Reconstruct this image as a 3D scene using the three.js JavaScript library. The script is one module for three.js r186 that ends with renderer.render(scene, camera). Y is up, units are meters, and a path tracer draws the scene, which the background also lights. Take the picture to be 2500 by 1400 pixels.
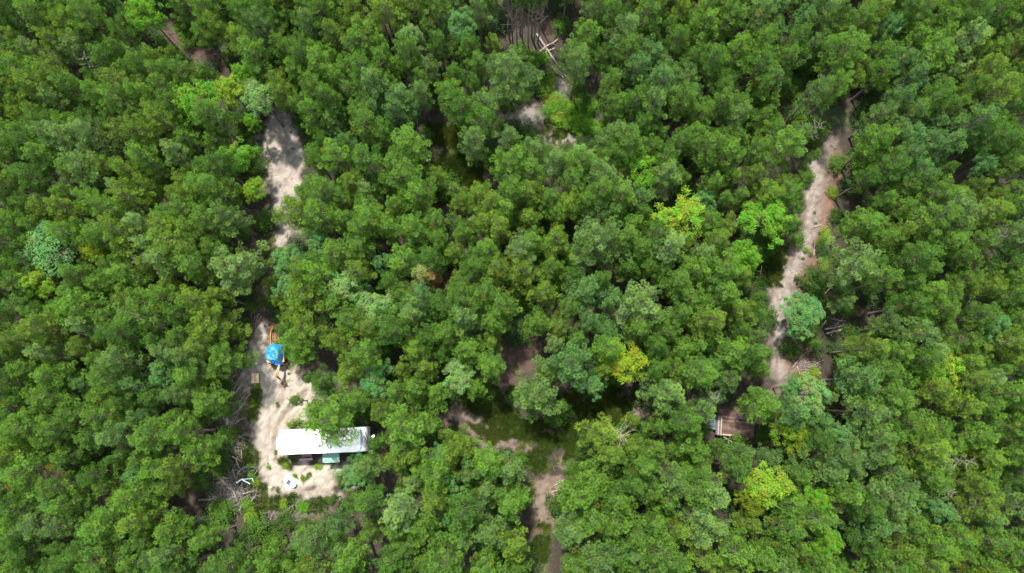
import * as THREE from 'three';
import { mergeGeometries } from 'three/addons/utils/BufferGeometryUtils.js';
import { ImprovedNoise } from 'three/addons/math/ImprovedNoise.js';
import { RoundedBoxGeometry } from 'three/addons/geometries/RoundedBoxGeometry.js';

// ------------------------------------------------------------------ camera, sky, sun, exposure
const scene = new THREE.Scene();
const F = 1720, CX = 1250, CY = 700, EYE = 76, TILT = THREE.MathUtils.degToRad(9.5);   // drone 76 m up, lens 9.5 degrees off the plumb line
const camera = new THREE.PerspectiveCamera(2 * Math.atan(CY / F) * 180 / Math.PI, 1024 / 573, 0.5, 2500);
camera.position.set(0, EYE, 0);
camera.rotation.x = -Math.PI / 2 + TILT;
scene.add(camera);

const EXPOSURE = 2.85, SKY = 1.4;
const sunDir = new THREE.Vector3().setFromSphericalCoords(1, THREE.MathUtils.degToRad(25), Math.atan2(-0.36, -0.93));
{ // a hazy summer sky with scattered fair-weather clouds
  const W = 512, H = 256, d = new Float32Array(W * H * 4), pn = new ImprovedNoise();
  for (let j = 0; j < H; j++) for (let i = 0; i < W; i++) {
    const el = ((j + 0.5) / H - 0.5) * Math.PI, az = ((i + 0.5) / W - 0.5) * 2 * Math.PI, y = Math.sin(el), k = (j * W + i) * 4;
    const hz = Math.pow(1 - Math.max(0, y), 3), dx = Math.cos(el) * Math.cos(az), dz = Math.cos(el) * Math.sin(az), q = 1 / (Math.max(0, y) + 0.25);
    let c = 0; for (let o = 0, f = 1.6; o < 4; o++, f *= 2.1) c += pn.noise(dx * q * f + 3, 4.5 + o, dz * q * f + 8) / (o + 1);
    const cl = Math.min(1, Math.max(0, (c + 0.02) * 1.7)) * Math.min(1, Math.max(0, y * 6));
    const blue = [0.25 + 0.32 * hz, 0.32 + 0.31 * hz, 0.42 + 0.26 * hz], cloud = [0.8, 0.82, 0.84];
    for (let e = 0; e < 3; e++) d[k + e] = SKY * (blue[e] + (cloud[e] - blue[e]) * cl);
    d[k + 3] = 1;
  }
  const t = new THREE.DataTexture(d, W, H, THREE.RGBAFormat, THREE.FloatType); t.mapping = THREE.EquirectangularReflectionMapping; t.magFilter = THREE.LinearFilter; t.needsUpdate = true;
  scene.background = t; scene.environment = t;
}
const sun = new THREE.DirectionalLight(new THREE.Color(1, 0.93, 0.82), 4.8);
sun.position.copy(sunDir).multiplyScalar(150);
sun.castShadow = true; sun.shadow.radius = 5;
Object.assign(sun.shadow.camera, { left: -90, right: 90, top: 90, bottom: -90, near: 1, far: 400 });
sun.shadow.mapSize.set(4096, 4096);
scene.add(sun);

const renderer = new THREE.WebGLRenderer({ antialias: true });
renderer.setSize(1024, 573);
renderer.toneMapping = THREE.LinearToneMapping;
renderer.toneMappingExposure = EXPOSURE;
renderer.shadowMap.enabled = true;

// ------------------------------------------------------------------ helpers
function rng(seed) { let a = seed >>> 0; return () => { a = (a + 0x6D2B79F5) | 0; let t = Math.imul(a ^ (a >>> 15), 1 | a); t = (t + Math.imul(t ^ (t >>> 7), 61 | t)) ^ t; return ((t ^ (t >>> 14)) >>> 0) / 4294967296; }; }
const perlin = new ImprovedNoise();
const noise = (x, z, s = 1, o = 0) => perlin.noise(x / s + 31.7 + o, 7.3 + o * 1.7, z / s + 11.1);
const fbm = (x, z, s, o = 0) => noise(x, z, s, o) + 0.5 * noise(x, z, s / 2.1, o + 3) + 0.25 * noise(x, z, s / 4.3, o + 7);
const smooth = (a, b, x) => { const t = Math.min(1, Math.max(0, (x - a) / (b - a))); return t * t * (3 - 2 * t); };
const V = (x, y, z) => new THREE.Vector3(x, y, z);
const ct = Math.cos(TILT), st = Math.sin(TILT);
// a place in the photograph (2500 x 1400) on the level h -> the world
function at(px, py, h = 0) {
  const a = (px - CX) / F, b = (CY - py) / F;
  const dx = a, dy = b * st - ct, dz = -b * ct - st;
  const t = (h - EYE) / dy;
  return V(dx * t, h, dz * t);
}
function project(x, y, z) {
  const Y = y - EYE, up = Y * st - z * ct, fw = -Y * ct - z * st;
  return { px: CX + F * x / fw, py: CY - F * up / fw, d: fw };
}
const taken = {};
function numbered(name) { const n = taken[name] = (taken[name] ?? -1) + 1; return n ? name + '_' + String(n).padStart(3, '0') : name; }
function tag(o, label, category, group) { o.userData = { label, category }; if (group) o.userData.group = group; return o; }
function thing(name, label, category, pos = [0, 0, 0], turn = 0, group) {
  const o = new THREE.Group(); o.name = numbered(name); scene.add(o);
  o.position.set(...pos); o.rotation.y = turn;
  return tag(o, label, category, group);
}
const clean = (g) => { let n = g.index ? g.toNonIndexed() : g; for (const k of Object.keys(n.attributes)) if (!['position', 'normal', 'uv'].includes(k)) n.deleteAttribute(k); if (!n.attributes.uv) n.setAttribute('uv', new THREE.BufferAttribute(new Float32Array(n.attributes.position.count * 2), 2)); return n; };
function obj(name, geos, mat, parent) {
  const list = (Array.isArray(geos) ? geos : [geos]).map(clean);
  const m = new THREE.Mesh(list.length > 1 ? mergeGeometries(list) : list[0], mat);
  m.name = name; m.castShadow = m.receiveShadow = true; parent.add(m);
  return m;
}
const box = (w, h, d, x = 0, y = 0, z = 0, r = 0.02) => { const g = r ? new RoundedBoxGeometry(w, h, d, 2, Math.min(r, w / 2.1, h / 2.1, d / 2.1)) : new THREE.BoxGeometry(w, h, d); g.translate(x, y, z); return g; };
function bar(a, b, r1, r2 = r1, sides = 6) {
  const A = Array.isArray(a) ? V(...a) : a, B = Array.isArray(b) ? V(...b) : b, d = B.clone().sub(A), g = new THREE.CylinderGeometry(r2, r1, d.length(), sides, 1);
  g.applyQuaternion(new THREE.Quaternion().setFromUnitVectors(V(0, 1, 0), d.normalize())); g.translate((A.x + B.x) / 2, (A.y + B.y) / 2, (A.z + B.z) / 2); return g;
}
const cyl = (r, h, x, y, z, axis = 'y', n = 20) => { const g = new THREE.CylinderGeometry(r, r, h, n); if (axis === 'z') g.rotateX(Math.PI / 2); if (axis === 'x') g.rotateZ(Math.PI / 2); g.translate(x, y, z); return g; };
const tube = (pts, r, n = 24, s = 6) => new THREE.TubeGeometry(new THREE.CatmullRomCurve3(pts.map((p) => V(...p))), n, r, s);

// data textures that tile
function tileTexture(size, fn, srgb) {
  const d = new Uint8Array(size * size * 4);
  for (let j = 0; j < size; j++) for (let i = 0; i < size; i++) { const c = fn(i / size, j / size), k = (j * size + i) * 4; for (let q = 0; q < 3; q++) d[k + q] = Math.max(0, Math.min(255, c[q] * 255)); d[k + 3] = 255; }
  const t = new THREE.DataTexture(d, size, size); t.wrapS = t.wrapT = THREE.RepeatWrapping; t.magFilter = THREE.LinearFilter; t.minFilter = THREE.LinearMipmapLinearFilter; t.generateMipmaps = true;
  if (srgb) t.colorSpace = THREE.SRGBColorSpace; t.needsUpdate = true; return t;
}
const tn = (u, v, f, o = 0) => { const a = u * Math.PI * 2, b = v * Math.PI * 2, R = f / 6.283; return perlin.noise(Math.cos(a) * R + 9 + o, Math.sin(a) * R + 5, Math.cos(b) * R + 3) * 0.6 + perlin.noise(Math.sin(b) * R + 2 + o, Math.cos(a) * R + 8, Math.sin(a) * R + Math.cos(b) * R + 1) * 0.6; };

// ------------------------------------------------------------------ ground fields
const G = (px, py) => { const p = at(px, py, 0); return [p.x, p.z]; };
const M = EYE / F * 1.03;                                             // metres on the ground per photograph pixel, near enough
function line(pts) { return pts.map(([px, py, w]) => { const [x, z] = G(px, py); return [x, z, w * M]; }); }
function dLine(l, x, z) {                                            // how deep inside a band: 1 on the axis, 0 on the rim, below 0 outside
  let best = -9;
  for (let i = 0; i + 1 < l.length; i++) {
    const [ax, az, aw] = l[i], [bx, bz, bw] = l[i + 1], ux = bx - ax, uz = bz - az;
    const t = Math.max(0, Math.min(1, ((x - ax) * ux + (z - az) * uz) / (ux * ux + uz * uz)));
    const w = aw + (bw - aw) * t, d = Math.hypot(x - ax - ux * t, z - az - uz * t);
    best = Math.max(best, 1 - d / w);
  }
  return best;
}
const blobs = (list) => list.map(([px, py, rx, ry]) => { const [x, z] = G(px, py); return [x, z, rx * M, ry * M]; });
const dBlob = (l, x, z) => { let b = -9; for (const [cx, cz, rx, rz] of l) b = Math.max(b, 1 - Math.hypot((x - cx) / rx, (z - cz) / rz)); return b; };

const westTrack = line([[672, 270, 34], [690, 330, 50], [692, 400, 52], [690, 480, 44], [700, 560, 44], [690, 590, 20]]);
const yardTrack = line([[648, 790, 20], [640, 850, 36], [648, 905, 56], [690, 960, 75], [680, 1020, 78], [655, 1070, 52], [660, 1130, 50], [680, 1170, 62]]);
const yard = blobs([[720, 1175, 120, 62], [700, 1000, 90, 60], [760, 945, 60, 40], [740, 1215, 90, 40], [660, 1120, 50, 70]]);
const eastTrack = line([[2050, 290, 26], [2030, 345, 34], [2006, 410, 36], [2000, 480, 36], [1985, 560, 46], [1950, 630, 48], [1912, 700, 44], [1898, 765, 30], [1915, 850, 44], [1930, 920, 60]]);
const eastSand = line([[1993, 385, 20], [1985, 440, 22], [1985, 560, 16], [1955, 630, 20], [1912, 705, 34], [1895, 765, 28], [1905, 850, 14], [1900, 915, 20]]);
const patches = blobs([[1285, 288, 52, 42], [1365, 215, 26, 48], [1375, 335, 50, 20], [1090, 372, 30, 14]]);
const southPatches = blobs([[1125, 1033, 88, 36], [1245, 1075, 48, 46], [1290, 1110, 26, 30], [1378, 1128, 26, 34], [1350, 1185, 52, 42], [1200, 1090, 40, 22], [1555, 1005, 55, 22], [1330, 1235, 32, 40]]);
const southTrack = line([[1345, 1180, 40], [1322, 1250, 34], [1318, 1330, 30], [1325, 1420, 34]]);
const straw = blobs([[1265, 880, 60, 80], [1190, 950, 60, 30], [430, 90, 50, 50], [500, 150, 45, 35], [1345, 75, 26, 30], [1780, 1020, 60, 50], [655, 690, 40, 130], [640, 800, 30, 60]]);
const redStraw = line([[2045, 380, 16], [2030, 480, 22], [2020, 540, 22], [1990, 620, 20], [1965, 670, 14], [1950, 890, 30]]);
const grassBlobs = blobs([[1180, 965, 90, 36], [1290, 1045, 100, 40], [1390, 1055, 90, 70], [1470, 985, 80, 70], [1320, 1125, 46, 40], [1230, 1010, 70, 34], [1320, 1360, 26, 60], [1120, 420, 90, 70], [1390, 275, 80, 60], [622, 990, 16, 44], [612, 1140, 26, 60], [620, 1205, 40, 36], [700, 1225, 70, 22], [2030, 290, 44, 34], [700, 1130, 28, 14], [1880, 640, 40, 50], [1090, 330, 60, 30], [750, 1230, 60, 20]]);

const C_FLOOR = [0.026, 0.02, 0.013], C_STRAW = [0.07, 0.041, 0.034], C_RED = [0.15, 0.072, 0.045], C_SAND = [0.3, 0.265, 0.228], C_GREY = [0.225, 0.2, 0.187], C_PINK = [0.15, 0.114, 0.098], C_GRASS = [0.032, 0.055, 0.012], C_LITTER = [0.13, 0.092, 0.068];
const mix3 = (a, b, t) => [a[0] + (b[0] - a[0]) * t, a[1] + (b[1] - a[1]) * t, a[2] + (b[2] - a[2]) * t];
function fields(x, z) {
  const n = fbm(x, z, 2.6), m = fbm(x, z, 0.9, 5), q = 0.5 * n + 0.42 * m;
  return {
    n, m,
    west: smooth(-0.05, 0.5, dLine(westTrack, x, z) + q), yard: smooth(-0.05, 0.45, Math.max(dLine(yardTrack, x, z), dBlob(yard, x, z)) + q),
    east: smooth(-0.1, 0.5, dLine(eastTrack, x, z) + q), eastSand: smooth(-0.1, 0.6, dLine(eastSand, x, z) + q),
    patch: smooth(-0.05, 0.4, dBlob(patches, x, z) + q), south: smooth(-0.1, 0.5, dBlob(southPatches, x, z) + q * 1.3), southTrack: smooth(-0.1, 0.6, dLine(southTrack, x, z) + q),
    straw: smooth(-0.2, 0.5, dBlob(straw, x, z) + q), red: smooth(-0.2, 0.7, dLine(redStraw, x, z) + q), grass: smooth(-0.15, 0.35, dBlob(grassBlobs, x, z) + q * 1.3),
  };
}
const rut = line([[748, 955, 7], [722, 985, 8], [695, 1010, 8], [672, 1045, 8], [667, 1080, 8], [670, 1125, 8]]);
const rut2 = line([[690, 940, 6], [688, 985, 6], [660, 1030, 6], [650, 1090, 6], [652, 1150, 6]]);
function groundColor(x, z, f) {
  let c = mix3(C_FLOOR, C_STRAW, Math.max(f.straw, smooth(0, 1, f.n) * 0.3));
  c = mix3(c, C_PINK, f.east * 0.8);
  c = mix3(c, C_GREY, Math.max(f.eastSand * (0.35 + 0.55 * smooth(-0.35, 0.3, f.m)), f.patch * 0.8));
  c = mix3(c, C_RED, f.red * (0.25 + 0.4 * smooth(-0.3, 0.4, f.m)));
  c = mix3(c, C_LITTER, f.southTrack * 0.55);
  c = mix3(c, mix3(C_PINK, C_LITTER, smooth(-0.2, 0.4, f.m)), f.south * 0.9);
  c = mix3(c, mix3(C_GREY, C_SAND, smooth(-0.4, 0.9, f.n) * 0.7), f.west * (0.75 + 0.25 * smooth(-0.5, 0.1, f.m)));
  c = mix3(c, mix3(C_SAND, C_GREY, Math.max(smooth(0.1, 0.8, -f.n) * 0.7, smooth(-25.6, -28.2, x + 0.8 * f.n) * 0.95)), f.yard);
  const [bx, bz] = [x - yardRim[0], z - yardRim[1]];
  c = mix3(c, C_LITTER, smooth(1, 0.3, Math.hypot(bx / 6, bz / 2.6)) * smooth(-0.5, 0.3, f.m + 0.3 * f.n) * 0.75);
  c = mix3(c, C_LITTER, 0.7 * smooth(0.1, 0.9, Math.max(dLine(rut, x, z), 0.75 * dLine(rut2, x, z)) + 0.3 * f.m) * f.yard);
  c = mix3(c, C_GRASS, f.grass * smooth(-0.7, 0, f.m + 0.4 * f.n + 0.35) * 0.96);
  const open = Math.max(f.yard, f.west, f.east, f.south), spot = smooth(0.28, 0.55, noise(x, z, 0.55, 21) + 0.4 * noise(x, z, 1.7, 14)) * open;
  c = mix3(c, mix3(C_STRAW, C_GRASS, smooth(-0.1, 0.2, noise(x, z, 2.2, 17))), spot * 0.6);
  const s = 0.9 + 0.3 * noise(x, z, 0.33, 9) + 0.15 * noise(x, z, 0.17, 2);
  return c.map((v) => v * s);
}
const yardRim = G(730, 1235);
const ring = at(775, 1180, 0);
function groundY(x, z, f) {
  const open = Math.max(f.west, f.yard, f.east);
  let y = 0.10 * noise(x, z, 5) + 0.05 * noise(x, z, 1.3, 4) + (1 - open) * 0.05 * noise(x, z, 0.5, 6) + open * (0.05 * noise(x, z, 0.7, 2) + 0.025 * noise(x, z, 0.35, 8));
  const r = Math.max(dLine(rut, x, z), dLine(rut2, x, z) * 0.6); y -= 0.22 * smooth(-0.2, 0.8, r); y += 0.12 * smooth(-1.6, -0.3, r) * (1 - smooth(-0.3, 0.2, r));
  const d = Math.hypot(x - ring.x, z - ring.z); y -= 0.07 * Math.exp(-((d - 1.8) ** 2) / 0.02);
  return y;
}
{
  const xs = [-900, -500, -260, -140, -100], zs = [-900, -500, -260, -140, -85];
  for (let x = -74; x <= 74.001; x += 0.25) xs.push(x);
  for (let z = -62; z <= 30.001; z += 0.25) zs.push(z);
  xs.push(100, 140, 260, 500, 900); zs.push(50, 85, 140, 260, 500, 900);
  const nx = xs.length, nz = zs.length, pos = new Float32Array(nx * nz * 3), col = new Float32Array(nx * nz * 3), uv = new Float32Array(nx * nz * 2), kind = new Uint8Array(nx * nz);
  for (let j = 0; j < nz; j++) for (let i = 0; i < nx; i++) {
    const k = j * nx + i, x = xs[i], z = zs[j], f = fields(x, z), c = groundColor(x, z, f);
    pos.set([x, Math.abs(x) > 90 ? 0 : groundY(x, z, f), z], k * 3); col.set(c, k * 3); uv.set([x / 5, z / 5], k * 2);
    kind[k] = f.yard > 0.5 ? 1 : f.west > 0.5 ? 2 : f.east > 0.5 ? 3 : Math.max(f.south, f.southTrack) > 0.5 ? 4 : f.patch > 0.5 ? 5 : 0;
  }
  const lists = [[], [], [], [], [], []];
  for (let j = 0; j + 1 < nz; j++) for (let i = 0; i + 1 < nx; i++) { const a = j * nx + i; lists[kind[a]].push(a, a + nx, a + 1, a + 1, a + nx, a + nx + 1); }
  const whole = new THREE.BufferGeometry(); whole.setAttribute('position', new THREE.BufferAttribute(pos, 3)); whole.setIndex(lists.flat()); whole.computeVertexNormals();
  const nor = whole.attributes.normal.array;
  const grain = tileTexture(1024, (u, v) => { const a = tn(u, v, 90), b = tn(u, v, 260, 4), c = tn(u, v, 30, 9); const s = 0.86 + 0.16 * a + 0.28 * b + 0.1 * c; return [s, s * 0.99, s * 0.97]; }, false);
  const relief = tileTexture(1024, (u, v) => { const s = 0.5 + 0.3 * tn(u, v, 80, 2) + 0.35 * tn(u, v, 220, 6); return [s, s, s]; }, false);
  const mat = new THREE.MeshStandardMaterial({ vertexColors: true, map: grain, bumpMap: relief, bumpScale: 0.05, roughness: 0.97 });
  ['forest_floor', 'sandy_clearing', 'west_track', 'east_track', 'south_track', 'sand_patches'].forEach((name, q) => {
    const map = new Map(), idx = [], p = [], n = [], c = [], t = [];
    for (const k of lists[q]) { if (!map.has(k)) { map.set(k, map.size); for (let e = 0; e < 3; e++) { p.push(pos[k * 3 + e]); n.push(nor[k * 3 + e]); c.push(col[k * 3 + e]); } t.push(uv[k * 2], uv[k * 2 + 1]); } idx.push(map.get(k)); }
    const g = new THREE.BufferGeometry();
    g.setAttribute('position', new THREE.Float32BufferAttribute(p, 3)); g.setAttribute('normal', new THREE.Float32BufferAttribute(n, 3)); g.setAttribute('color', new THREE.Float32BufferAttribute(c, 3)); g.setAttribute('uv', new THREE.Float32BufferAttribute(t, 2)); g.setIndex(idx);
    const m = new THREE.Mesh(g, mat); m.name = name; m.receiveShadow = true; m.userData = { kind: 'structure' }; scene.add(m);
  });
}
const gy = (x, z) => groundY(x, z, fields(x, z));

// ------------------------------------------------------------------ foliage builders
class Leaves {
  constructor() { this.p = []; this.c = []; this.n = []; }
  tri(a, b, c, col, n) { this.p.push(a.x, a.y, a.z, b.x, b.y, b.z, c.x, c.y, c.z); for (let i = 0; i < 3; i++) { this.c.push(col[0], col[1], col[2]); if (n) this.n.push(n.x, n.y, n.z); } }
  geo() { const g = new THREE.BufferGeometry(); g.setAttribute('position', new THREE.Float32BufferAttribute(this.p, 3)); g.setAttribute('color', new THREE.Float32BufferAttribute(this.c, 3)); g.computeVertexNormals(); return g; }
}
const UP = V(0, 1, 0);
function randDir(R) { const y = R() * 2 - 1, a = R() * 6.2832, s = Math.sqrt(1 - y * y); return V(s * Math.cos(a), y, s * Math.sin(a)); }
// a brush of needles round the end of a shoot
function tuft(L, c, axis, size, n, R, col) {
  const a = V(), b = V(), t = V(), side = V(), d = V();
  for (let i = 0; i < n; i++) {
    d.copy(randDir(R)).addScaledVector(axis, 0.35).normalize();
    side.crossVectors(d, randDir(R)).normalize();
    const w = size * (0.035 + 0.025 * R()), r0 = size * (0.3 + 0.3 * R()), len = size * (0.84 + 0.2 * R());
    a.copy(c).addScaledVector(d, r0).addScaledVector(side, w); b.copy(c).addScaledVector(d, r0).addScaledVector(side, -w);
    t.copy(c).addScaledVector(d, len).addScaledVector(side, (R() - 0.5) * w); t.y -= size * 0.05;
    const q = 0.86 + 0.28 * R();
    L.tri(a, b, t, [col[0] * q, col[1] * q, col[2] * q]);
    if (i % 2) { side.crossVectors(d, randDir(R)).normalize(); a.copy(t).addScaledVector(side, w); b.copy(t).addScaledVector(side, -w); const k = c.clone().addScaledVector(d, r0 * 0.8); L.tri(a, k, b, [col[0] * q, col[1] * q, col[2] * q]); }
  }
}
function trunkGeo(h, r, R, top = 0.02) {
  const seg = 7, sides = 7, pts = [], bend = [(R() - 0.5) * 0.24, (R() - 0.5) * 0.24];
  for (let i = 0; i <= seg; i++) { const u = i / seg; pts.push([bend[0] * Math.sin(u * 3), h * u, bend[1] * Math.sin(u * 2.3), (r * (1 - u) ** 0.8 + top) * (i ? 1 : 1.35)]); }
  const gs = []; for (let i = 0; i < seg; i++) gs.push(bar(pts[i].slice(0, 3), pts[i + 1].slice(0, 3), pts[i][3], pts[i + 1][3], sides));
  return { gs, axis: (y) => { const u = y / h; return V(bend[0] * Math.sin(u * 3), y, bend[1] * Math.sin(u * 2.3)); } };
}
function pineShape(seed, { h = 12, R: rad = 2.1, base = 0.45, blades = 90, size = 0.285, gap = 0.5, dead = 0.002, stem = 0.12, apart = 0.4, rnd = 1 } = {}) {
  const R = rng(seed), L = new Leaves(), t = trunkGeo(h, stem, R), limbs = [], heads = [];
  const y0 = h * base, lop = R() * 6.28;
  let turn = R() * 6;
  for (let y = y0; y < h - 0.25; y += gap * (0.75 + 0.5 * R())) {
    const u = (y - y0) / (h - y0), n = u > 0.85 ? 2 : 3 + (R() < 0.35 ? 1 : 0);
    const prof = Math.min(1, 0.5 + 1.7 * u) * Math.pow(Math.max(0, 1 - u), 0.62) * 1.15;
    for (let k = 0; k < n; k++) {
      turn += 1.9 + R() * 1.1;
      const len = Math.max(0.3, rad * prof * (0.5 + 0.75 * R() * rnd) * (1 + 0.22 * Math.cos(turn - lop))), el = 0.1 + 0.8 * u + (R() - 0.5) * 0.5;
      const o = t.axis(y), flat = V(Math.cos(turn), 0, Math.sin(turn)), end = o.clone().addScaledVector(flat, len * Math.cos(el)).addScaledVector(UP, len * Math.sin(el) + 0.1 * len), lat = V(-flat.z, 0, flat.x);
      limbs.push(bar(o, end, 0.028 * (1.2 - 0.6 * u), 0.008, 3));
      const shoots = Math.max(2, Math.round(len / 0.22));
      for (let s = 0; s < shoots; s++) {
        let v, c, off, okay = false;
        for (let q = 0; q < 5 && !okay; q++) {
          v = s === 0 ? 1 : 0.4 + 0.58 * R(); off = s === 0 ? (R() - 0.5) * 0.3 * q : (R() - 0.5) * 2 * (0.2 + 0.34 * len * (1.15 - v));
          c = o.clone().lerp(end, v).addScaledVector(lat, off).addScaledVector(UP, 0.05 + 0.45 * R());
          okay = !heads.some((p) => p.distanceToSquared(c) < apart * apart);
        }
        if (!okay) continue;
        heads.push(c);
        if (s) limbs.push(bar(o.clone().lerp(end, v * 0.86), c, 0.01, 0.006, 3));
        const axis = flat.clone().multiplyScalar(0.55 - 0.3 * u).addScaledVector(lat, off * 0.5).addScaledVector(UP, 0.6 + 0.5 * R()).normalize();
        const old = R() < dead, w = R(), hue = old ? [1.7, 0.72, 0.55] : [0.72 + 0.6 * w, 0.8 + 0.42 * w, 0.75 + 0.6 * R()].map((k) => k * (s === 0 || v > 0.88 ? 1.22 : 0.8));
        const sz = size * (0.75 + 0.5 * R()) * (0.8 + 0.3 * Math.min(1, len));
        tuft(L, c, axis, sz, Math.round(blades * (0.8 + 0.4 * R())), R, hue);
      }
    }
  }
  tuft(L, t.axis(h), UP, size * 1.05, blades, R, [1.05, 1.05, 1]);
  for (let k = 0; k < 9; k++) { const y = h * (0.25 + 0.22 * R()), a = R() * 6.28, l = 0.4 + R() * 0.9; limbs.push(bar(t.axis(y), t.axis(y).add(V(Math.cos(a) * l, (R() - 0.6) * 0.4, Math.sin(a) * l)), 0.014, 0.005, 3)); }
  return { trunk: mergeGeometries([...t.gs, ...limbs].map(clean)), crown: L.geo(), h, rad, base };
}
function leafPair(L, c, n, len, wid, R, col) {
  const d = randDir(R), t = d.clone().addScaledVector(n, -d.dot(n)).normalize(), s = V().crossVectors(n, t);
  const a = c.clone().addScaledVector(t, -len / 2), b = c.clone().addScaledVector(t, len / 2); b.y -= len * 0.12;
  const l = c.clone().addScaledVector(s, wid / 2).addScaledVector(n, wid * 0.12), r = c.clone().addScaledVector(s, -wid / 2).addScaledVector(n, wid * 0.12);
  const q = 0.82 + 0.36 * R(), k = [col[0] * q, col[1] * q, col[2] * q];
  L.tri(a, l, b, k); L.tri(a, b, r, k);
}
function broadShape(seed, { h = 10, R: rad = 2.3, base = 0.3, clumps = 120, leaves = 60, leaf = 0.15 } = {}) {
  const R = rng(seed), L = new Leaves(), t = trunkGeo(h * 0.9, 0.11, R), limbs = [], y0 = h * base, cy = (y0 + h) / 2 + 0.08 * h, hh = (h - y0) / 2;
  const lobes = []; for (let i = 0; i < 13; i++) { const d = randDir(R); d.y = Math.abs(d.y) * 0.9 - 0.15; lobes.push([V(d.x * rad * 0.62, cy + d.y * hh * 0.75, d.z * rad * 0.62), rad * (0.3 + 0.22 * R())]); }
  for (const [c, r] of lobes) {
    limbs.push(bar(t.axis(Math.min(h * 0.85, Math.max(y0 * 0.8, c.y - r * 1.4))), c, 0.035, 0.012, 4));
    for (let k = 0; k < clumps / 13; k++) {
      const d = randDir(R); d.y = d.y * 0.8 + 0.25; d.normalize();
      const q = c.clone().addScaledVector(d, r * (0.55 + 0.5 * R())), cr = 0.26 + 0.22 * R(), hue = [0.7 + 0.6 * R(), 0.8 + 0.36 * R(), 0.75 + 0.5 * R()];
      for (let i = 0; i < leaves; i++) {
        const e = randDir(R), p = q.clone().addScaledVector(e, cr * Math.sqrt(R())); p.y -= cr * 0.35 * (e.x * e.x + e.z * e.z);
        const n = V((R() - 0.5) * 1.1, 0.9, (R() - 0.5) * 1.1).addScaledVector(e, 0.5).normalize();
        leafPair(L, p, n, leaf * (0.7 + 0.6 * R()), leaf * 0.6, R, hue);
      }
    }
  }
  return { trunk: mergeGeometries([...t.gs, ...limbs].map(clean)), crown: L.geo(), h, rad, base };
}
const leafMat = (r, g, b, rough = 0.75) => new THREE.MeshPhysicalMaterial({ color: new THREE.Color().setRGB(r, g, b), vertexColors: true, roughness: rough, transmission: 0.45, thickness: 0, specularIntensity: 0.05, side: THREE.DoubleSide });
const barkTex = tileTexture(256, (u, v) => { const s = 0.75 + 0.4 * tn(u, v, 40) + 0.3 * tn(u, v * 1, 110, 3); return [s, s * 0.97, s * 0.93]; }, false);
const bark = new THREE.MeshStandardMaterial({ color: new THREE.Color().setRGB(0.15, 0.12, 0.1), map: barkTex, roughness: 0.95 });
const twigMat = new THREE.MeshStandardMaterial({ color: new THREE.Color().setRGB(0.14, 0.115, 0.1), roughness: 0.95 });
const greyWood = new THREE.MeshStandardMaterial({ color: new THREE.Color().setRGB(0.2, 0.185, 0.185), map: barkTex, roughness: 0.92 });
const paleWood = new THREE.MeshStandardMaterial({ color: new THREE.Color().setRGB(0.36, 0.3, 0.25), map: barkTex, roughness: 0.9 });

const PINE_TONES = [
  ['mid-green', [0.084, 0.176, 0.024]], ['yellow-green', [0.108, 0.194, 0.022]], ['grey-green', [0.098, 0.184, 0.042]], ['bright green', [0.094, 0.2, 0.025]],
  ['deep green', [0.063, 0.146, 0.02]], ['olive green', [0.102, 0.178, 0.023]], ['pale green', [0.132, 0.23, 0.058]], ['blue-green', [0.078, 0.172, 0.042]],
].map(([n, c]) => [n, leafMat(...c)]);
const BROAD_TONES = {
  teal: leafMat(0.085, 0.195, 0.056, 0.6), green: leafMat(0.095, 0.225, 0.02, 0.6), lime: leafMat(0.15, 0.26, 0.024, 0.6), yellow: leafMat(0.165, 0.24, 0.017, 0.65), pale: leafMat(0.135, 0.245, 0.07, 0.6), olive: leafMat(0.11, 0.17, 0.014, 0.65), rust: leafMat(0.28, 0.095, 0.06), straw: leafMat(0.22, 0.25, 0.075),
};
const BROAD_WORDS = { teal: 'blue-green', green: 'bright green', lime: 'yellow-green', yellow: 'lime-yellow', pale: 'pale green', olive: 'olive green' };
const pines = [];
for (let i = 0; i < 9; i++) { const R = rng(900 + i); pines.push(pineShape(40 + i, { h: 9.5 + 1.5 * R(), R: 1.45 + 0.7 * R(), base: 0.34 + 0.16 * R(), gap: 0.4 + 0.1 * R() })); }
const bigPine = pineShape(77, { h: 11, R: 3.3, base: 0.4, gap: 0.4 });
const widePine = pineShape(78, { h: 10, R: 2.8, base: 0.36, gap: 0.4 });
const polePine = pineShape(79, { h: 12, R: 1.4, base: 0.74, gap: 0.5, stem: 0.055 });
const broads = [0, 1, 2, 3].map((i) => broadShape(500 + i, { R: 2.1 + 0.2 * i, h: 9 + i * 0.5 }));
const bushes = [0, 1, 2].map((i) => broadShape(600 + i, { h: 1.1, R: 1.0, base: 0.02, clumps: 30, leaves: 26, leaf: 0.12 }));

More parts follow.
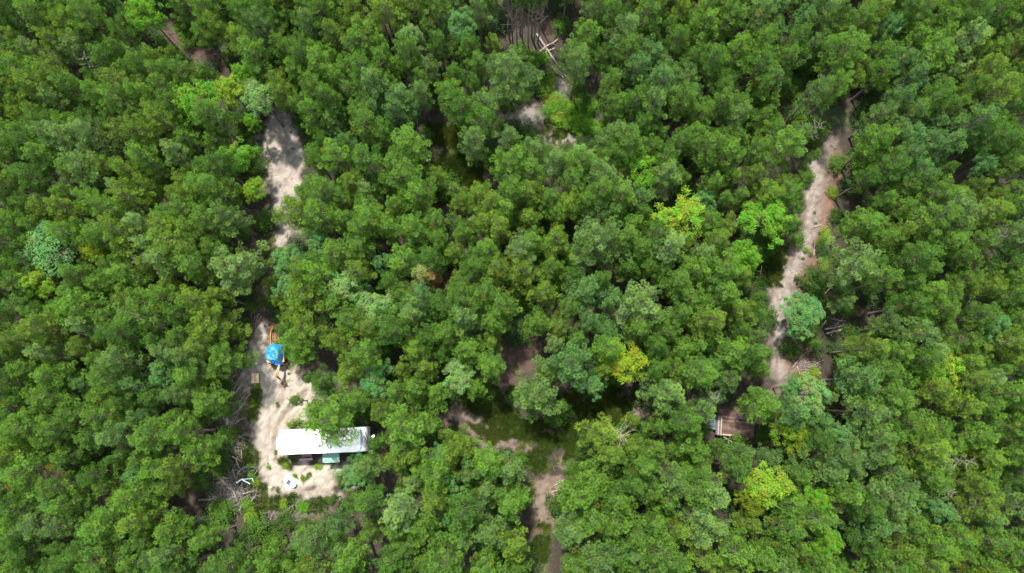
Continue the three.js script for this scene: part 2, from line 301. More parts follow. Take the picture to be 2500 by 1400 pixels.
// ------------------------------------------------------------------ where the canopy is open (photograph pixels of ground in view)
const OPEN = [
  [[640, 300], [690, 296], [745, 340], [740, 400], [715, 460], [680, 490], [650, 480], [635, 400], [615, 330]],
  [[655, 490], [695, 540], [740, 570], [725, 612], [690, 590], [655, 640], [650, 700], [665, 770], [612, 790], [628, 700], [640, 640]],
  [[612, 780], [690, 770], [690, 800], [680, 835], [700, 890], [745, 915], [710, 960], [690, 1050], [770, 1045], [890, 1050], [895, 1095], [830, 1130], [815, 1190], [790, 1230], [740, 1265], [640, 1280], [560, 1250], [500, 1240], [520, 1180], [560, 1130], [550, 1020], [565, 930], [600, 860]],
  [[355, 5], [400, 15], [440, 85], [530, 140], [535, 165], [480, 160], [440, 115], [385, 70]], [[570, 205], [590, 215], [612, 300], [595, 290]],
  [[1240, 0], [1325, 0], [1335, 45], [1370, 90], [1375, 190], [1400, 240], [1350, 245], [1335, 150], [1290, 122], [1235, 115], [1215, 80]],
  [[1260, 255], [1320, 250], [1335, 200], [1390, 240], [1460, 300], [1455, 345], [1350, 355], [1285, 325], [1240, 300]],
  [[1040, 330], [1115, 335], [1130, 390], [1200, 410], [1130, 460], [1060, 385]],
  [[1990, 280], [2060, 295], [2036, 380], [2014, 480], [2018, 525], [1995, 600], [1960, 650], [1925, 720], [1912, 800], [1915, 855], [1990, 870], [1990, 900], [1940, 920], [1892, 920], [1890, 800], [1870, 760], [1880, 690], [1850, 680], [1860, 605], [1955, 590], [1980, 480], [1998, 400], [2024, 340]],
  [[1900, 215], [1930, 225], [1960, 270], [1910, 262]], [[1965, 660], [2010, 640], [2030, 700], [1990, 700]], [[2000, 780], [2070, 770], [2060, 830], [2000, 830]],
  [[1240, 825], [1310, 820], [1300, 890], [1250, 930], [1190, 955], [1240, 960], [1235, 900]],
  [[1085, 975], [1235, 965], [1250, 1015], [1330, 1045], [1400, 1000], [1470, 940], [1530, 930], [1560, 985], [1610, 985], [1590, 1015], [1520, 1000], [1440, 1040], [1410, 1110], [1390, 1140], [1360, 1200], [1345, 1280], [1366, 1400], [1295, 1400], [1288, 1230], [1285, 1120], [1180, 1065], [1065, 1070], [1050, 1040]],
  [[1735, 1010], [1775, 980], [1800, 990], [1805, 1015], [1850, 1025], [1830, 1075], [1750, 1070]],
];
const MW = 500, MH = 280, mask = new Uint8Array(MW * MH);
for (let j = 0; j < MH; j++) for (let i = 0; i < MW; i++) {
  const x = i * 5 + 2.5, y = j * 5 + 2.5;
  for (const P of OPEN) { let inside = false; for (let a = 0, b = P.length - 1; a < P.length; b = a++) if ((P[a][1] > y) !== (P[b][1] > y) && x < (P[b][0] - P[a][0]) * (y - P[a][1]) / (P[b][1] - P[a][1]) + P[a][0]) inside = !inside; if (inside) { mask[j * MW + i] = 1; break; } }
}
function covers(x, z, h, r, base, soft = 0.8) {                     // how many open cells the crown would hide
  let n = 0;
  for (const u of [base + 0.05, base + 0.2, base + 0.35, 0.97]) {
    const p = project(x, h * u, z), pr = F / p.d * r * soft * (u > 0.9 ? 0.4 : u < base + 0.1 ? 0.75 : 1);
    for (let j = Math.max(0, Math.floor((p.py - pr) / 5)); j <= Math.min(MH - 1, (p.py + pr) / 5); j++) for (let i = Math.max(0, Math.floor((p.px - pr) / 5)); i <= Math.min(MW - 1, (p.px + pr) / 5); i++) if (mask[j * MW + i] && Math.hypot(i * 5 + 2.5 - p.px, j * 5 + 2.5 - p.py) < pr) n++;
  }
  return n;
}

// ------------------------------------------------------------------ trees
const trees = [];                                                    // { x, z, s (scale), w (width scale), shape, turn, mat, word, broad, label }
const near = (x, z, d) => trees.some((t) => Math.hypot(t.x - x, t.z - z) < d + (t.extra || 0));
const R0 = rng(20261);
function plant(px, py, diameter, shape, mat, word, extra = {}) {     // the middle of a crown in the photograph, its diameter in photograph pixels
  let h = (extra.h || shape.h), p;
  p = at(px, py, h * 0.8);
  const d = project(p.x, h * 0.8, p.z).d, r = diameter / 2 * d / F;
  trees.push({ x: p.x, z: p.z, s: h / shape.h, w: r / shape.rad / (h / shape.h), shape, turn: R0() * 6.28, mat, word, extra: Math.max(0, r - 2.1) * 0.8, ...extra });
}
const pineNo = (i) => pines[i % pines.length], tone = (i) => PINE_TONES[i][1], toneWord = (i) => PINE_TONES[i][0];
// pines that stand out, [across, down, width, tone, shape, height, label]
const standOut = [
  [1240, 168, 170, 2, bigPine, 12.5, 'large spreading grey-green pine leaning over the upper pale sand patch'], [560, 650, 150, 6, widePine, 10, 'tall pale green pine with bold tufts left of the narrow west track'],
  [1305, 965, 150, 2, widePine, 9, 'pale grey-green pine standing alone in the shaded grass clearing'], [985, 1040, 170, 3, widePine, 12, 'broad bright green pine just right of the white camper front'],
  [792, 1026, 178, 3, widePine, 12, 'loose green pine overhanging the middle of the white camper roof'], [1395, 880, 150, 7, widePine, 13, 'blue-green pine left of the bright lime-yellow tree'],
  [2090, 650, 140, 6, widePine, 14, 'pale pine with large rounded tufts right of the east track bend'], [1640, 600, 110, 6, pines[2], 14, 'pale green pine just below the yellow-green broadleaf tree'],
  [745, 800, 130, 5, widePine, 12, 'olive green pine hiding the right side of the digger'], [735, 715, 120, 1, pines[1], 12, 'yellow-green pine beside the track above the rusty loader bucket'],
  [990, 345, 125, 3, pines[4], 13, 'bushy pine left of the small upper grass clearing'], [1155, 340, 85, 2, pines[5], 13, 'slim pine with its bare trunk showing over the upper grass clearing'],
  [1410, 150, 100, 2, pines[3], 14, 'tall grey-green pine right of the upper fallen logs'], [1500, 330, 90, 2, pines[6], 13, 'grey-green pine below the upper bright green shrubs'],
  [1030, 670, 90, -1, pines[4], 12, 'straw-coloured fading pine beside the rust-red dead pine'], [510, 780, 140, 1, widePine, 10, 'yellow-green pine left of the track, level with the loader'],
  [1920, 350, 150, 3, widePine, 13, 'broad bright green pine left of the east track top bend'], [2000, 215, 75, 2, pines[7], 14, 'slim grey-green pine above the shaded head of the east track'],
  [1360, 390, 100, 2, pines[8], 13, 'grey-green pine below the brownish sand patch'], [1240, 400, 130, 3, widePine, 13, 'bright green pine below the upper pale sand patch'],
  [725, 515, 110, 5, pines[1], 11, 'olive green pine hanging over the west track middle'], [1480, 1060, 110, 5, pines[0], 9, 'olive green pine around the white dead tree'],
  [1720, 1000, 90, 2, pines[5], 12, 'grey-green pine above the blue trailer tongue'], [1870, 985, 110, 3, pines[4], 12, 'bright green pine above the right end of the plank trailer'],
  [1640, 960, 120, 2, pines[0], 12, 'grey-green pine above the reddish patch left of the trailer'], [1690, 1090, 120, 3, widePine, 11, 'bright green pine below the blue trailer tongue'],
  [1120, 1090, 120, 1, widePine, 11, 'yellow-green pine below the pinkish bare patch'], [1190, 1130, 110, 3, pines[2], 11, 'bright green pine below the south clearing'],
  [1450, 1180, 120, 0, pines[6], 11, 'mid-green pine right of the south track bend'], [1400, 1300, 110, 2, pines[2], 11, 'grey-green pine right of the south track'], [1245, 1230, 110, 3, pines[4], 11, 'bright green pine left of the south track'],
  [1250, 1330, 100, 1, pines[5], 11, 'yellow-green pine left of the south track foot'], [1450, 590, 190, 2, bigPine, 13, 'big spreading grey-green pine in the middle of the wood'], [1560, 735, 150, 6, widePine, 13, 'broad pale green pine above the lime-yellow tree'],
  [160, 50, 120, 1, widePine, 13], [640, 60, 110, 2, bigPine, 14], [480, 1100, 100, 3, pines[3], 9, 'bright green pine left of the brush pile'], [505, 985, 100, 0, pines[6], 9, 'mid-green pine behind the grey brush beside the yard'],
  [820, 380, 110, 3, pines[7], 12, 'bright green pine right of the upper west track'], [790, 460, 100, 0, pines[3], 12], [760, 270, 80, 3, pines[5], 12, 'bright green pine above the upper west track bend'], [545, 870, 110, 3, widePine, 9.5], [729, 846, 125, 3, widePine, 9, 'bright green pine overhanging the blue tarp from the right'], [720, 770, 80, 1, pines[3], 8.5, 'yellow-green pine beside the rusty loader bucket'],
];
for (const [x, y, w, t, s, h0, label] of standOut) { const h = h0 > 10.5 ? h0 * 0.82 : h0; plant(x, y, w, s, t < 0 ? BROAD_TONES.straw : tone(t), t < 0 ? 'straw-coloured' : toneWord(t), { h, label, hero: true }); }
plant(1060, 680, 42, pines[2], BROAD_TONES.rust, 'rust-red', { h: 9, label: 'rust-red dead pine crown in the middle of the green wood', hero: true, shapeKind: 'dead pine' });
// slim pines at the top gap whose bare stems show
for (const [x, y] of [[1252, 112], [1263, 120], [1276, 112], [1290, 122], [1303, 104], [1313, 106], [1298, 92], [1322, 70], [1244, 96], [1270, 84]]) { const p = at(x, y, 0); trees.push({ x: p.x, z: p.z, s: 0.95 + 0.15 * R0(), w: 1, shape: polePine, turn: R0() * 6.28, mat: tone(4), word: 'deep green', pole: true, hero: true, extra: -3 }); }
// broadleaf trees, [across, down, width, tone, height]
const broadList = [
  [130, 612, 140, 'teal', 11], [702, 640, 85, 'teal', 9], [768, 600, 80, 'teal', 9], [705, 690, 90, 'teal', 8], [845, 690, 105, 'pale', 11], [920, 755, 115, 'pale', 11], [930, 925, 110, 'teal', 9], [862, 1150, 95, 'teal', 5],
  [1085, 1105, 75, 'teal', 7], [1962, 770, 115, 'teal', 8], [1975, 965, 110, 'pale', 10], [2050, 1070, 85, 'teal', 11], [2300, 1245, 70, 'teal', 11], [1120, 55, 85, 'teal', 11], [400, 908, 75, 'teal', 10], [475, 240, 120, 'green', 12],
  [635, 240, 85, 'pale', 11], [560, 215, 85, 'lime', 9], [570, 375, 100, 'green', 9], [618, 460, 66, 'lime', 8], [228, 612, 62, 'yellow', 10], [345, 25, 95, 'green', 12], [1655, 520, 150, 'lime', 11], [1868, 540, 135, 'green', 11],
  [1525, 878, 118, 'yellow', 10], [1560, 410, 110, 'green', 10], [1430, 380, 90, 'pale', 9], [1935, 1055, 115, 'olive', 10], [1880, 1180, 120, 'lime', 11], [1840, 1225, 80, 'olive', 10], [2310, 915, 120, 'lime', 11], [2420, 790, 90, 'teal', 11],
  [2280, 865, 65, 'pale', 11], [1820, 625, 90, 'green', 11], [1990, 1210, 95, 'green', 11], [95, 690, 85, 'lime', 11], [1115, 915, 90, 'pale', 9], [1720, 490, 60, 'teal', 9], [1110, 1190, 85, 'teal', 8], [1090, 1260, 60, 'teal', 8],
  [590, 180, 60, 'green', 9], [2180, 60, 60, 'teal', 11], [610, 300, 50, 'green', 7], [930, 640, 60, 'teal', 9], [1000, 90, 60, 'pale', 11], [2020, 1330, 90, 'green', 10], [1560, 1350, 70, 'pale', 9], [2400, 400, 60, 'teal', 11], [2230, 330, 60, 'teal', 11], [330, 1160, 60, 'teal', 10], [130, 1230, 70, 'teal', 11], [1440, 940, 80, 'teal', 8], [1930, 945, 60, 'teal', 7],
];
broadList.forEach(([x, y, w, t, h], i) => plant(x, y, w, broads[i % 4], BROAD_TONES[t], BROAD_WORDS[t], { h: h * 0.85, broad: true, hero: true }));
// the planted wood: pines about 3 m apart, none over the open ground
const R1 = rng(77001);
let tries = 0;
while (tries++ < 26000) {
  const x = -72 + 144 * R1(), z = -60 + 88 * R1(), k = Math.floor(R1() * pines.length), shape = pines[k], big = R1();
  const pr0 = project(x, 10, z);
  if (pr0.px < -200 || pr0.px > 2640 || pr0.py < -240 || pr0.py > 1540) continue;
  if (near(x, z, 1.55 + 0.7 * big)) continue;
  const g0 = project(x, 0, z), gi = Math.floor(g0.px / 5), gj = Math.floor(g0.py / 5);
  let bare = false; for (let b = -3; b <= 3 && !bare; b++) for (let a = -4; a <= 4; a++) if (gi + a >= 0 && gj + b >= 0 && gi + a < MW && gj + b < MH && mask[(gj + b) * MW + gi + a]) { bare = true; break; }
  if (bare) continue;
  const n = noise(x, z, 9, 2) + 0.5 * noise(x, z, 3.5, 8) + (R1() - 0.5) * 0.7, turn = R1() * 6.28;
  let h = 7.6 + 4 * R1(), w = 0.86 + 0.36 * big, okay = false;
  for (let q = 0; q < 4; q++) { if (covers(x, z, h, shape.rad * h / shape.h * w, shape.base) <= 0) { okay = true; break; } h *= 0.8; w *= 0.97; }
  if (!okay) continue;
  const ti = n < -0.6 ? 7 : n < -0.4 ? 2 : n < -0.2 ? 4 : n < 0.08 ? 0 : n < 0.28 ? 3 : n < 0.42 ? 5 : n < 0.62 ? 1 : 6;
  trees.push({ x, z, s: h / shape.h, w, shape, turn, mat: tone(ti), word: toneWord(ti), extra: 0 });
}
const WORDS = 'zero one two three four five six seven eight nine ten eleven twelve thirteen fourteen fifteen sixteen seventeen eighteen nineteen'.split(' '), TENS = ',,twenty,thirty,forty,fifty,sixty,seventy,eighty,ninety,hundred'.split(',');
const say = (n) => n < 20 ? WORDS[n] : n > 99 ? 'a hundred' : TENS[Math.floor(n / 10)] + (n % 10 ? '-' + WORDS[n % 10] : '');
const sizeOf = (t) => { const p = project(t.x, t.shape.h * t.s * 0.8, t.z); t.p = p; const seen = p.px > -20 && p.px < 2520 && p.py > -20 && p.py < 1420; return seen ? t.shape.rad * t.s * t.w / p.d : 0; };
trees.forEach((t) => { t.big = sizeOf(t) + (t.hero ? 1 : 0); if (t.hero && !sizeOf(t) && !t.pole) t.big = 0; });
const ranked = trees.filter((t) => !t.broad).sort((a, b) => b.big - a.big), own = new Set([...ranked.slice(0, 300), ...trees.filter((t) => t.broad)]), rest = trees.filter((t) => !own.has(t));
const protos = new Map(), used = new Set();
function treeThing(t, name, label, category, group) {
  const key = t.shape;
  let o;
  if (!protos.has(key)) {
    o = new THREE.Group(); obj('trunk', t.shape.trunk, bark, o);
    const c = new THREE.Mesh(t.shape.crown, t.mat); c.name = 'crown'; c.castShadow = c.receiveShadow = true; o.add(c); protos.set(key, o);
  } else o = protos.get(key).clone();
  o.children[1].material = t.mat;
  o.name = numbered(name); scene.add(o); o.position.set(t.x, gy(t.x, t.z) - 0.05, t.z); o.rotation.y = t.turn; o.scale.set(t.s * t.w, t.s, t.s * t.w);
  tag(o, label, category, group);
  return o;
}
const where = (t, p = t.p) => {
  const a = Math.max(0, Math.min(100, Math.round(p.px / 25)));
  let b = Math.max(0, Math.min(100, Math.round(p.py / 14)));
  while (used.has(t.word + a + ' ' + b)) b++;
  used.add(t.word + a + ' ' + b); return say(a) + ' percent across and ' + say(b) + ' down the photo';
};
for (const t of own) {
  if (t.broad) treeThing(t, 'broadleaf_tree', t.word + ' broadleaf tree, crown ' + where(t), 'tree', 'broadleaf trees among the pines');
  else if (t.pole) treeThing(t, 'slim_pine_tree', 'slim bare-stemmed pine, its foot ' + where(t, project(t.x, 0, t.z)), 'pine tree', 'bare-stemmed pines at the top gap');
  else treeThing(t, 'pine_tree', t.label || t.word + ' pine tree with its crown ' + where(t), t.shapeKind || 'pine tree', t.label ? undefined : 'pines of the planted wood');
}
{
  const stand = new THREE.Group(); stand.name = 'pine_stand'; stand.userData = { kind: 'stuff', label: 'the remaining smaller pines of the dense green plantation', category: 'pine wood' }; scene.add(stand);
  const groups = new Map();
  for (const t of rest) { const k = t.shape; if (!groups.has(k)) groups.set(k, []); groups.get(k).push(t); }
  const m = new THREE.Matrix4(), q = new THREE.Quaternion(), put = (geo, mat, list, name) => {
    const im = new THREE.InstancedMesh(geo, mat, list.length); im.name = name; im.userData = { kind: 'stuff' }; im.castShadow = im.receiveShadow = true;
    list.forEach((t, i) => { q.setFromAxisAngle(UP, t.turn); m.compose(V(t.x, gy(t.x, t.z) - 0.05, t.z), q, V(t.s * t.w, t.s, t.s * t.w)); im.setMatrixAt(i, m); }); stand.add(im);
  };
  for (const [s, list] of groups) {
    put(s.trunk, bark, list, 'trunks');
    const byMat = new Map(); for (const t of list) { if (!byMat.has(t.mat)) byMat.set(t.mat, []); byMat.get(t.mat).push(t); }
    for (const [mat, l] of byMat) put(s.crown, mat, l, 'crowns');
  }
}
console.log('trees', trees.length, 'own', own.size, 'rest', rest.length);
// ------------------------------------------------------------------ undergrowth, shrubs, grass, litter
{
  const R = rng(515), spots = [[], [], []];
  let n = 0;
  for (let q = 0; q < 24000 && n < 1600; q++) {
    const x = -68 + 136 * R(), z = -56 + 80 * R(), p = project(x, 0.6, z); if (p.px < -60 || p.px > 2560 || p.py < -60 || p.py > 1460) continue;
    const i = Math.floor(p.px / 5), j = Math.floor(p.py / 5); if (i >= 0 && j >= 0 && i < MW && j < MH && mask[j * MW + i]) continue;
    let edge = false; for (const [a, b] of [[-5, 0], [5, 0], [0, -5], [0, 5], [-8, 0], [8, 0]]) if (mask[Math.max(0, Math.min(MH - 1, j + b)) * MW + Math.max(0, Math.min(MW - 1, i + a))]) edge = true;
    if (!edge && noise(x, z, 6, 12) < -0.1) continue;
    const f = fields(x, z); if (Math.max(f.yard, f.west, f.eastSand) > 0.2) continue;
    spots[n++ % 3].push([x, groundY(x, z, f), z, 0.7 + 0.9 * R(), R() * 6.28]);
  }
  const g = new THREE.Group(); g.name = 'undergrowth'; g.userData = { kind: 'stuff', label: 'dark green undergrowth on the forest floor between the trunks', category: 'undergrowth' }; scene.add(g);
  const m = new THREE.Matrix4(), qt = new THREE.Quaternion(), mats = [leafMat(0.05, 0.1, 0.018), PINE_TONES[4][1], leafMat(0.045, 0.09, 0.03)];
  spots.forEach((list, k) => { const im = new THREE.InstancedMesh(bushes[k].crown, mats[k], list.length); im.name = 'undergrowth_leaves'; im.userData = { kind: 'stuff' }; list.forEach(([x, y, z, s, a], i) => { qt.setFromAxisAngle(UP, a); m.compose(V(x, y, z), qt, V(s, s, s)); im.setMatrixAt(i, m); }); g.add(im); });
}
const shrubs = [
  [1345, 195, 1.1, 'lime', 'yellow-green shrub beside the narrow upper bare strip'], [1352, 238, 1.2, 'lime', 'yellow-green shrub at the foot of the big spreading pine'], [1392, 268, 1.5, 'green', 'biggest bright green shrub of the upper clearing'], [1425, 285, 1.3, 'green', 'bright green shrub at the shaded right end of the upper clearing'],
  [1365, 290, 1.2, 'lime', 'yellow-green shrub right of the upper pale sand patch'], [1410, 312, 1.3, 'green', 'bright green shrub lowest in the upper clearing'], [1325, 142, 0.9, 'green', 'small green shrub under the upper fallen log'],
  [1332, 215, 0.9, 'green', 'green shrub left of the narrow upper bare strip'], [1375, 252, 1.1, 'green', 'green shrub below the narrow upper bare strip'], [1345, 268, 1.2, 'green', 'green shrub at the right rim of the upper pale sand patch'], [1440, 262, 1.3, 'green', 'green shrub in shade at the upper right of the bright clearing'], [1385, 300, 1.3, 'green', 'green shrub low in the middle of the upper clearing'], [1445, 315, 1.2, 'green', 'lowest right shrub of the upper clearing'],
  [614, 1262, 0.9, 'lime', 'yellow-green shrub at the lower edge of the yard'], [604, 1236, 0.9, 'green', 'green shrub above the lower left corner of the yard'], [613, 1165, 0.7, 'green', 'low green shrub between the brush pile and the yard'], [622, 1178, 0.6, 'lime', 'low yellow-green shrub at the yard edge by the bent white pipe'],
  [608, 1140, 0.6, 'green', 'low green shrub at the yard edge above the bent white pipe'], [716, 1033, 0.9, 'olive', 'olive shrub at the rear corner of the camper roof'], [694, 1138, 0.45, 'lime', 'small bright weed clump below the rear of the camper'], [738, 1172, 0.45, 'olive', 'small weed clump right of the white covered heap'],
  [775, 1140, 0.45, 'lime', 'small weed clump below the green canopy'], [560, 1010, 0.8, 'green', 'green shrub at the head of the grey brush'], [625, 945, 0.5, 'green', 'low green weeds below the plywood board'], [617, 985, 0.5, 'olive', 'olive weeds on the left edge of the yard sand'],
  [2020, 640, 1.0, 'lime', 'yellow-green shrub right of the east track'], [2015, 570, 1.1, 'lime', 'yellow-green shrub on the reddish east track verge'], [1970, 610, 0.5, 'green', 'small green weed clump in the middle of the east track'], [2010, 690, 1.1, 'green', 'bright green shrub at the east track bend'],
  [1985, 915, 0.9, 'lime', 'yellow-green shrub at the lower end of the east track'], [2035, 470, 0.9, 'olive', 'olive shrub on the right verge of the upper east track'], [455, 62, 0.8, 'olive', 'olive shrub on the brown upper left track'], [640, 560, 0.9, 'green', 'green shrub left of the west track middle'], [740, 1240, 0.7, 'green', 'green shrub on the lower edge of the yard'], [690, 1232, 0.6, 'lime', 'yellow-green weeds on the lower edge of the yard'],
  [718, 1165, 0.35, 'green', 'tiny weed clump right of the dark blue panel'], [655, 1142, 0.4, 'green', 'weed clump left of the rear of the camper'], [560, 1060, 0.7, 'olive', 'olive shrub beside the middle of the grey brush'],
];
{
  const R = rng(99);
  shrubs.forEach(([px, py, r, t, label], i) => {
    const p = at(px, py, 0.4), b = bushes[i % 3], o = thing('shrub', label, 'shrub', [p.x, gy(p.x, p.z) - 0.03, p.z], R() * 6.28, 'shrubs along the tracks and clearings');
    obj('stem', b.trunk, twigMat, o);
    const c = new THREE.Mesh(b.crown, BROAD_TONES[t]); c.name = 'foliage'; o.add(c); c.castShadow = true; o.scale.set(r * (0.7 + 0.5 * R()), r * (0.5 + 0.4 * R()), r * (0.6 + 0.5 * R()));
  });
}
{ // grass: tufts of blades wherever the ground is grassy
  const R = rng(1234), L = new Leaves();
  for (let i = 0; i < 22; i++) { const a = R() * 6.28, d = R() * 0.16, x = Math.cos(a) * d, z = Math.sin(a) * d, h = 0.12 + 0.2 * R(), l = (R() - 0.2) * 0.16, b = a + (R() - 0.5) * 2, w = 0.016, q = 0.75 + 0.5 * R(); L.tri(V(x - Math.sin(b) * w, 0, z + Math.cos(b) * w), V(x + Math.sin(b) * w, 0, z - Math.cos(b) * w), V(x + Math.cos(b) * l, h, z + Math.sin(b) * l), [q, q, q]); }
  const g = L.geo(), spots = [];
  for (let q = 0; q < 300000 && spots.length < 42000; q++) {
    const x = -34 + 68 * R(), z = -32 + 48 * R(), f = fields(x, z), k = f.grass * (0.85 + 0.35 * f.n); if (k < 0.2 + 0.55 * R()) continue;
    const bare = Math.max(f.yard, f.west, f.patch); if (bare > 0.4 && R() > 0.35) continue;
    spots.push([x, groundY(x, z, f), z, 0.7 + 0.9 * R(), f.n]);
  }
  const im = new THREE.InstancedMesh(g, leafMat(0.085, 0.14, 0.024), spots.length), m = new THREE.Matrix4(), qt = new THREE.Quaternion(), c = new THREE.Color();
  spots.forEach(([x, y, z, s, n], i) => { qt.setFromAxisAngle(UP, i * 2.4); m.compose(V(x, y, z), qt, V(s, s, s)); im.setMatrixAt(i, m); const k = smooth(-0.3, 0.8, n + (R() - 0.5)); im.setColorAt(i, c.setRGB(0.7 + 0.8 * k, 0.8 + 0.3 * k, 0.7 + 0.5 * k)); });
  im.name = 'grass'; im.userData = { kind: 'stuff', label: 'short green grass patches in the clearings and track verges', category: 'grass' }; im.castShadow = im.receiveShadow = true; scene.add(im);
}
{ // low weeds creeping over the open sand
  const R = rng(777), spots = [[], []];
  for (let q = 0; q < 30000 && spots[0].length + spots[1].length < 420; q++) {
    const x = -34 + 72 * R(), z = -32 + 46 * R(), p = project(x, 0, z), i = Math.floor(p.px / 5), j = Math.floor(p.py / 5); if (i < 0 || j < 0 || i >= MW || j >= MH || !mask[j * MW + i]) continue;
    const f = fields(x, z), k = Math.max(f.yard, f.west, f.east, f.south); if (k > 0.85 && R() > 0.12) continue; if (noise(x, z, 1.6, 30) < 0.02) continue;
    spots[q % 2].push([x, groundY(x, z, f) - 0.01, z, 0.1 + 0.24 * R() * R() + 0.08 * R()]);
  }
  const g = new THREE.Group(); g.name = 'weeds'; g.userData = { kind: 'stuff', label: 'small low weeds creeping over the sandy yard and tracks', category: 'weeds' }; scene.add(g);
  const m = new THREE.Matrix4(); spots.forEach((l, k) => { const im = new THREE.InstancedMesh(bushes[k].crown, [leafMat(0.07, 0.125, 0.018), leafMat(0.1, 0.135, 0.022)][k], l.length); im.name = 'weed_leaves'; im.userData = { kind: 'stuff' }; l.forEach(([x, y, z, s], i) => { m.compose(V(x, y, z), new THREE.Quaternion().setFromAxisAngle(UP, R() * 6.28), V(s * (0.7 + 0.7 * R()), s * 0.6, s)); im.setMatrixAt(i, m); }); g.add(im); });
}
{ // fallen twigs on the open ground
  const R = rng(4321), spots = [], g = new THREE.CylinderGeometry(0.005, 0.011, 1, 4); g.rotateZ(Math.PI / 2);
  for (let q = 0; q < 60000 && spots.length < 1500; q++) {
    const x = -55 + 105 * R(), z = -50 + 68 * R(), p = project(x, 0, z), i = Math.floor(p.px / 5), j = Math.floor(p.py / 5); if (i < 0 || j < 0 || i >= MW || j >= MH || !mask[j * MW + i]) continue;
    const f = fields(x, z); if (f.yard > 0.5 && R() > 0.22) continue; if (f.west > 0.5 && R() > 0.4) continue;
    spots.push([x, groundY(x, z, f) + 0.02, z]);
  }
  const im = new THREE.InstancedMesh(g, twigMat, spots.length), m = new THREE.Matrix4(), c = new THREE.Color();
  spots.forEach(([x, y, z], i) => { m.compose(V(x, y, z), new THREE.Quaternion().setFromEuler(new THREE.Euler(0, R() * 6.28, (R() - 0.5) * 0.25)), V(0.3 + 1.1 * R() * R(), 1 + R(), 1 + R())); im.setMatrixAt(i, m); const k = 0.5 + 0.9 * R(); im.setColorAt(i, c.setRGB(k, k * 0.95, k * 0.9)); });
  im.name = 'twig_litter'; im.userData = { kind: 'stuff', label: 'scattered dead twigs on the bare ground of tracks and clearings', category: 'twigs' }; im.castShadow = true; scene.add(im);
}

